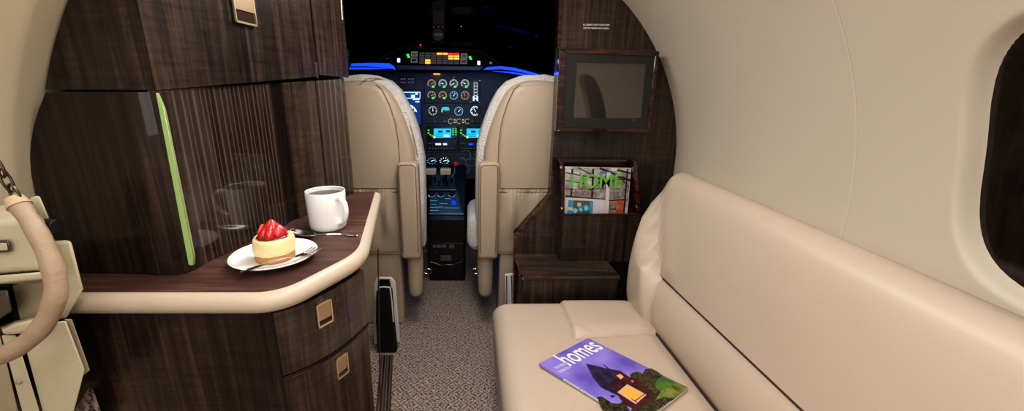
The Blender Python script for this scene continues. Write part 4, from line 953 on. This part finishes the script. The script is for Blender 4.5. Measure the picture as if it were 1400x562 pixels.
hq([(777.3, 273.4), (784, 273.8), (783, 295), (774.8, 295)], 4, .0019); hq([(777, 283), (783.6, 284), (783.3, 288), (775.7, 287)], 2, .0021); hq([(806.5, 275.5), (810.5, 275.7), (809.8, 295), (805.5, 295)], 4, .0019)
for (x, y, r_, m) in ((786.5, 288, 3, 5), (792, 280, 3, 5), (794.3, 286, 4, 4), (801.3, 284.5, 4.6, 4), (801.3, 284.5, 2.6, 5), (794.3, 286.5, 2, 5)):
    mb.mi = m; d = .0023+.0002*r_*(0) + (.0003 if r_ < 3 else 0); mb.face([hp3(x+r_*math.cos(a), y+r_*1.1*math.sin(a), d) for a in [j*math.pi/8 for j in range(16)]])
hq([(833, 275), (854.5, 273.5), (852, 295), (832, 295)], 3, .0013); hq([(833, 277.5), (843, 277.5), (842, 291), (832.5, 291)], 8, .0016); hl(833, 281, 842.5, 281, 1, 1, .0019); hl(833, 286, 842.5, 286, 1.2, 1, .0019)
hl(832.5, 274.4, 854, 272.8, 1.6, 1, .0019)
mb.build('cover', HM, mh, smooth=0)
text('title', 'HOME', hp3(780, 257.5, .003), hp3(850, 257.5, .003), (0, 0, 1), (P(800, 238, Yh)-P(800, 257.5, Yh)).length, G_TXT, mh, off=.012)
text('subtitle', 'AND DECOR TRENDS', hp3(780.5, 261.3, .003), hp3(846, 261.5, .003), (0, 0, 1), .0034, H_WT, mh)
# low box under rack
bx = thing('side_box', 'low dark wood box with a reddish front edge at the foot of the bulkhead', 'box', (.36, 1.3, 0))
xa, xb = .190, .52
mb = MB(); mb.box((xa, 1.22, 0), (xb, YB, .44)); mb.build('body', W_BK, bx, bevel=.002)
mb = MB(); mb.box((xa-.004, 1.214, .438), (xb, YB, .452)); mb.build('top', W_TOP, bx, bevel=.002)
mb = MB(); mb.tube([(xa-.004, 1.213, .446), (xb, 1.213, .446)], .0085, 10); mb.tube([(xa-.004, 1.213, .446), (xa-.004, YB, .446)], .006, 10); mb.build('edge_band', W_RD, bx)
mb = MB(); mb.sphere((xa-.003, 1.203, .444), .005); mb.build('stud', STEEL2, bx)

# ------------------------------------------------------------------ sofa
ZSEAT = .37
sf = thing('sofa', 'long cream leather side facing sofa along the right wall', 'sofa', (.4, .3, 0))
# seat cushion as a sculpted surface
X0, X1, Y0, Y1 = .083, .575, -.62, 1.19
def zseat(x, y):
    z = ZSEAT
    ex = min(x-X0, .999); r_ = .055
    if ex < r_: z -= .050*(1-math.sqrt(max(0, 1-((r_-ex)/r_)**2)))
    ey = Y1-y
    if ey < .03: z -= .03*(1-math.sqrt(max(0, 1-((.03-ey)/.03)**2)))
    # raised end pad
    pad = sstep(.300, .325, x)*sstep(.975, 1.03, y)
    z += .012*pad
    def groove(d, w=.006, dep=.007): return dep*math.exp(-(d/w)**2)
    sx_ = .312 - .018*sstep(.98, 1.08, y)*0 + .012*(y-1.08)
    if y > .965: z -= groove(x-sx_, .005, .008)*sstep(.965, .985, y)
    if x > .305: z -= groove(y-(.978+.09*(x-.31)), .005, .009)*sstep(.300, .32, x)
    z += .004*math.exp(-((x-.35)/.04)**2-((y-1.0)/.03)**2)*math.sin((x+y)*90)*.5
    z += .0025*math.sin(x*9+1)*math.sin(y*5)
    if x > .5: z -= .012*sstep(.52, .575, x)
    return z
xs = [X0+.0 + (.055*(1-math.cos(k*math.pi/2/9))) for k in range(10)] + [X0+.055+(X1-X0-.055)*k/58 for k in range(1, 59)]
ys = [Y0+.0]+[Y0+.05*k for k in range(1, 28)]
ys = [y for y in ys if y < .75]+[.76+k*.0072 for k in range(56)]+[1.166, 1.172, 1.178, 1.183, 1.187, 1.1885, 1.19]
ys = sorted(y for y in ys if y <= 1.19)
rows = []
for y in ys:
    row = [Vector((X0+.012, y, .10)), Vector((X0+.008, y, .2)), Vector((X0+.001, y, .29))]+[Vector((x, y, zseat(x, y))) for x in xs]
    rows.append(row)
rows.append([Vector((p.x, 1.191, min(p.z, .10))) for p in rows[-1]])
mb = MB(); mb.grid(rows); st = mb.build('seat_cushion', LEATHER, sf, smooth=60)
mb = MB(); mb.box((X0+.03, Y0, 0), (.7, 1.17, .13)); mb.build('plinth', flat('plinth', (120, 104, 90), .7), sf)
# piping seams of the seat
mb = MB(); mb.tube([Vector((.312+.012*(y-1.08)+.0045, y, zseat(.312+.012*(y-1.08)+.0045, y)+.0002)) for y in [.985+k*.19/20 for k in range(21)]], .0016, 6)
mb.build('seam', LEATHER, st)
# backrest
prof = [(.585, .33), (.565, .36), (.553, .40), (.556, .44), (.570, .475), (.585, .498), (.5935, .5085), (.594, .512), (.5905, .515), (.592, .522), (.600, .56), (.608, .60), (.619, .65), (.631, .70), (.642, .74), (.652, .765), (.664, .783), (.680, .794), (.700, .798), (.720, .793), (.736, .778), (.745, .75), (.748, .70), (.748, .35)]
YE = 1.225
def interp(tb, x):
    if x <= tb[0][0]: return tb[0][1]
    for (a, fa), (b_, fb) in zip(tb, tb[1:]):
        if x <= b_: return fa+(fb-fa)*(x-a)/(b_-a)
    return tb[-1][1]
SEAM = [(.36, 1.032), (.385, 1.036), (.45, 1.053), (.51, 1.077), (.565, 1.118), (.62, 1.155), (.68, 1.185), (.74, 1.205)]
WING = [(.33, .555), (.36, .546), (.40, .541), (.44, .540), (.50, .544), (.567, .554), (.63, .569), (.695, .591), (.74, .618), (.77, .645)]
def bsec(y):
    out = []
    e = max(0, 1-(YE-y)/.05) if y > YE-.05 else 0   # rounding toward the end
    sh = 1-math.sqrt(max(0, 1-e*e))
    for (x, z) in prof:
        k = max(0, min(1, (z-.36)/.43)); ys_ = interp(SEAM, z)
        wing = sstep(ys_-.004, ys_+.035, y)
        gr = math.exp(-((y-ys_)/.0045)**2)*.007*(1-sstep(.70, .76, z))
        if x < .66:
            wx = min(x, interp(WING, z)); xx = x*(1-wing)+wx*wing+(gr if z > .36 else 0)
            xx -= .006*math.exp(-((y-ys_+.05)/.03)**2)*(1-sstep(.68, .74, z))*(1 if z > .52 else 0)
        else: xx = x
        xx += sh*.040*(1 if x < .70 else -.4)
        zz = z - sh*.030*sstep(.60, .80, z) + (.028*(y-.45)/.75-.020)*sstep(.55, .79, z)
        out.append(Vector((xx, y+.055*k*sstep(.95, 1.2, y), zz)))
    return out
ysb = sorted([-.62+k*.1 for k in range(17)]+[1.0, 1.015, 1.02, 1.024, 1.028, 1.032, 1.036, 1.04, 1.044, 1.048, 1.052, 1.056, 1.06, 1.066, 1.070, 1.074, 1.078, 1.082, 1.086, 1.09, 1.094, 1.098, 1.103, 1.108, 1.113, 1.118, 1.124, 1.13, 1.136, 1.142, 1.148, 1.154, 1.16, 1.166, 1.172, 1.178, 1.184, 1.19, 1.2, 1.208, 1.215, 1.22, 1.223, YE])
mb = MB(); mb.loft([bsec(y) for y in ysb]); bk = mb.build('backrest', LEATHER, sf, smooth=50)
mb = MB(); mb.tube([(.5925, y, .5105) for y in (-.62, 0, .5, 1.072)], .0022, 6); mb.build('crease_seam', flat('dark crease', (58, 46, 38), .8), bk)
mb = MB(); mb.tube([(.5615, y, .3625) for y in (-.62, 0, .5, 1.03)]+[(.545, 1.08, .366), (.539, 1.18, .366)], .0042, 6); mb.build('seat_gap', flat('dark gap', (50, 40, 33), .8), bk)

# ------------------------------------------------------------------ magazine on the sofa
zm = ZSEAT+.0105
A, B_, Cc = PZ(737, 497, zm), PZ(804, 462, zm), PZ(941, 530, zm); D = A+Cc-B_
mz = thing('magazine', 'magazine titled homes with a dusk house cover lying on the sofa seat', 'magazine', (A+Cc)/2-Vector((0, 0, .006)))
dn = Vector((0, 0, -.0055))
mb = MB(); mb.prism([A+dn, D+dn, Cc+dn, B_+dn], (0, 0, .0048)); mb.build('pages', PAPER, mz, smooth=0)
mb = MB()
def mq(pts, m, d): 
    mb.mi = m
    out = []
    for p in pts:
        q = p if isinstance(p, Vector) else PZ(p[0], p[1], zm)
        out.append(Vector((q.x, q.y, zm-.0004+d)))
    mb.face(out)
eAB = B_-A; eAD = D-A
def cov(s, t): return A+eAB*s+eAD*t
mq([cov(0, 0), cov(1, 0), cov(1, 1), cov(0, 1)], 0, 0)
MM = [M_SKY, M_GRASS, M_GRASS2, M_TREE, M_HOUSE, M_HOUSE2, M_WIN, M_WINF, M_GLOW, WHITE]
mq([(905, 513), (941, 530), Cc, D, (869, 590), (862, 560), (880, 540)], 1, .0002)
mq([(898, 514), (915, 517.5), (925, 523), (900, 537), (888, 531)], 2, .0003)
# tree line right
mq([(861, 512), (866, 509), (873, 508), (878, 511), (882, 505), (890, 503.5), (897, 507), (906, 513), (898, 520), (896, 528), (903, 536), (898, 545), (890, 552), (880, 545), (868, 530)], 3, .0004)
mq([(816, 543), (822, 542), (829, 546), (836, 551), (846, 552), (852, 549), (860, 560), (868, 572), (850, 590), (838, 575), (822, 556)], 3, .0004)
mq([D, cov(0, .9), cov(.15, .86), cov(.35, .9), cov(.6, .93), cov(.7, 1)], 3, .00035)
# house
mq([(801, 497), (830, 504), (848, 507), (852, 511), (836, 524), (845, 541), (822, 530), (811, 517)], 4, .0006)
mq([(848, 507), (858, 514), (878, 523), (893, 540), (896, 545), (880, 556), (872, 562), (853, 553), (845, 541), (836, 524)], 5, .0007)
mq([(833, 541), (838, 540), (842, 541.5), (837, 544)], 4, .0006)
mq([(824, 498.5), (826, 499), (834, 505), (832, 505.5)], 4, .0008)
mq([(842.5, 513.5), (848, 511.5), (853, 515.5), (848.5, 519)], 7, .0009); mq([(843.6, 513.9), (847.8, 512.4), (851.6, 515.5), (848.4, 517.8)], 6, .0011)
mq([(844, 536.5), (857.5, 525.5), (884, 540), (869, 553)], 7, .0009); mq([(846.5, 536.7), (858, 527), (881.5, 540), (868.5, 550.8)], 6, .0011)
mq([(862, 521), (865, 520.2), (867, 521.8), (864.5, 523.5)], 8, .0011)
mq([(862, 545.5), (862.7, 545), (871, 550), (870, 550.8)], 5, .0013); mq([(867, 548.5), (882.5, 537.7), (883.2, 538.2), (868, 549.6)], 5, .0013)
mb.build('cover', MM, mz, smooth=0)
up_ = (A-D).normalized()
text('title', 'homes', PZ(780.5, 501, zm+.0014), PZ(826.5, 476, zm+.0014), up_, (PZ(757, 487, zm)-PZ(781, 500.5, zm)).length*1.08, WHITE, mz, off=.012)
text('subtitle', 'INTERIOR', PZ(761.5, 504.3, zm+.0014), PZ(778, 496.5, zm+.0014), up_, .0085, WHITE, mz)
text('subtitle', 'DESIGN', PZ(766.5, 510, zm+.0014), PZ(781, 502.5, zm+.0014), up_, .0085, WHITE, mz)
text('tagline', 'house & things', PZ(900, 563, zm+.0014), PZ(919, 549, zm+.0014), up_, .004, WHITE, mz)
# spine
mb = MB(); sn_ = Vector((-.0006*eAD.y, 0, 0)); ofs = (A-B_).normalized()*.0007
mb.prism([A+dn+ofs, cov(0, .28)+dn+ofs, cov(0, .28)+ofs, A+ofs], -ofs*.8); sp2 = mb.build('spine', M_SKY, mz, smooth=0)
mb = MB(); mb.prism([cov(0, .28)+dn+ofs, D+dn+ofs, D+ofs, cov(0, .28)+ofs], -ofs*.8); mb.build('spine', WHITE, mz, smooth=0)
text('spine_text', 'INTERIOR DESIGN HOMES', cov(0, .30)+dn*.8+ofs*1.1, cov(0, .75)+dn*.8+ofs*1.1, (0, 0, 1), .0032, flat('spine ink', (40, 40, 60), .6), mz)

# ------------------------------------------------------------------ lights
def area(name, loc, rot, sx, sy, e, col=(255, 226, 190), shp='RECTANGLE', spread=180):
    l = bpy.data.lights.new(name, 'AREA'); l.shape = shp; l.size = sx; l.size_y = sy; l.energy = e; l.color = lin(col)[:3]; l.spread = math.radians(spread)
    o = bpy.data.objects.new(name, l); COL.objects.link(o); o.location = loc; o.rotation_euler = rot; return o
def point(name, loc, e, col, r=.03):
    l = bpy.data.lights.new(name, 'POINT'); l.energy = e; l.color = lin(col)[:3]; l.shadow_soft_size = r
    o = bpy.data.objects.new(name, l); COL.objects.link(o); o.location = loc; return o
WARM = (255, 250, 243)
area('ceiling_wash', (.05, .25, 1.50), (0, 0, 0), .22, 1.5, 9.5, WARM)
area('ceiling_front', (-.02, 1.2, 1.49), (math.radians(-8), 0, 0), .25, .35, 4.2, WARM)
area('rear_fill', (.05, -1.1, 1.15), (math.radians(80), 0, 0), .9, .6, 6.0, WARM)
area('side_wash', (-.45, -.1, 1.32), (0, math.radians(-55), 0), .15, .8, 2.2, WARM)
area('cockpit_blue', (-.1, 2.30, 1.11), (math.radians(35), 0, 0), .7, .05, .4, (120, 165, 255))
point('footwell_blue', (-.12, 2.25, .80), .7, (110, 185, 235))
point('seat_blue_left', (-.30, 2.0, 1.14), .22, (60, 90, 255))
point('seat_blue_right', (.16, 2.0, 1.12), .35, (60, 90, 255))
point('amber_glow', P(597, 104, YI-.06), .02, (255, 150, 60), .01)
w = bpy.data.worlds.new('night'); sc.world = w; w.use_nodes = True
w.node_tree.nodes['Background'].inputs[0].default_value = (.002, .003, .006, 1); w.node_tree.nodes['Background'].inputs[1].default_value = 1
# glowing balls at the windshield; the brightest stands in for a reflection
for u, v in ((630.5, 36.5), (697, 65), (733, 49)):
    mb = MB(); mb.sphere(P(u, v, 2.66), .0022, seg=8); tag(mb.build('light_speck', G_WHT if u < 640 else glow('faint light %d' % u, (90, 120, 130), .6)), {630: 'bright tiny light reflected in the windshield right of the centre post', 697: 'faint greenish speck of light low in the right windshield', 733: 'faint speck of light nearer the right edge of the windshield'}[int(u)], 'light')

cam = bpy.data.cameras.new('camera'); co = bpy.data.objects.new('camera', cam); COL.objects.link(co)
co.location = (0, 0, H); co.rotation_euler = (math.pi/2-PIT, 0, 0)
cam.sensor_width = 36; cam.lens = 36*F/1400; cam.shift_x = 60/1400; cam.clip_start = .02
sc.camera = co
sc.view_settings.view_transform = 'Standard'; sc.view_settings.exposure = 0
for lk in ('Medium High Contrast', 'Standard - Medium High Contrast'):
    try: sc.view_settings.look = lk; print('LOOK', lk); break
    except Exception as e: print(e)
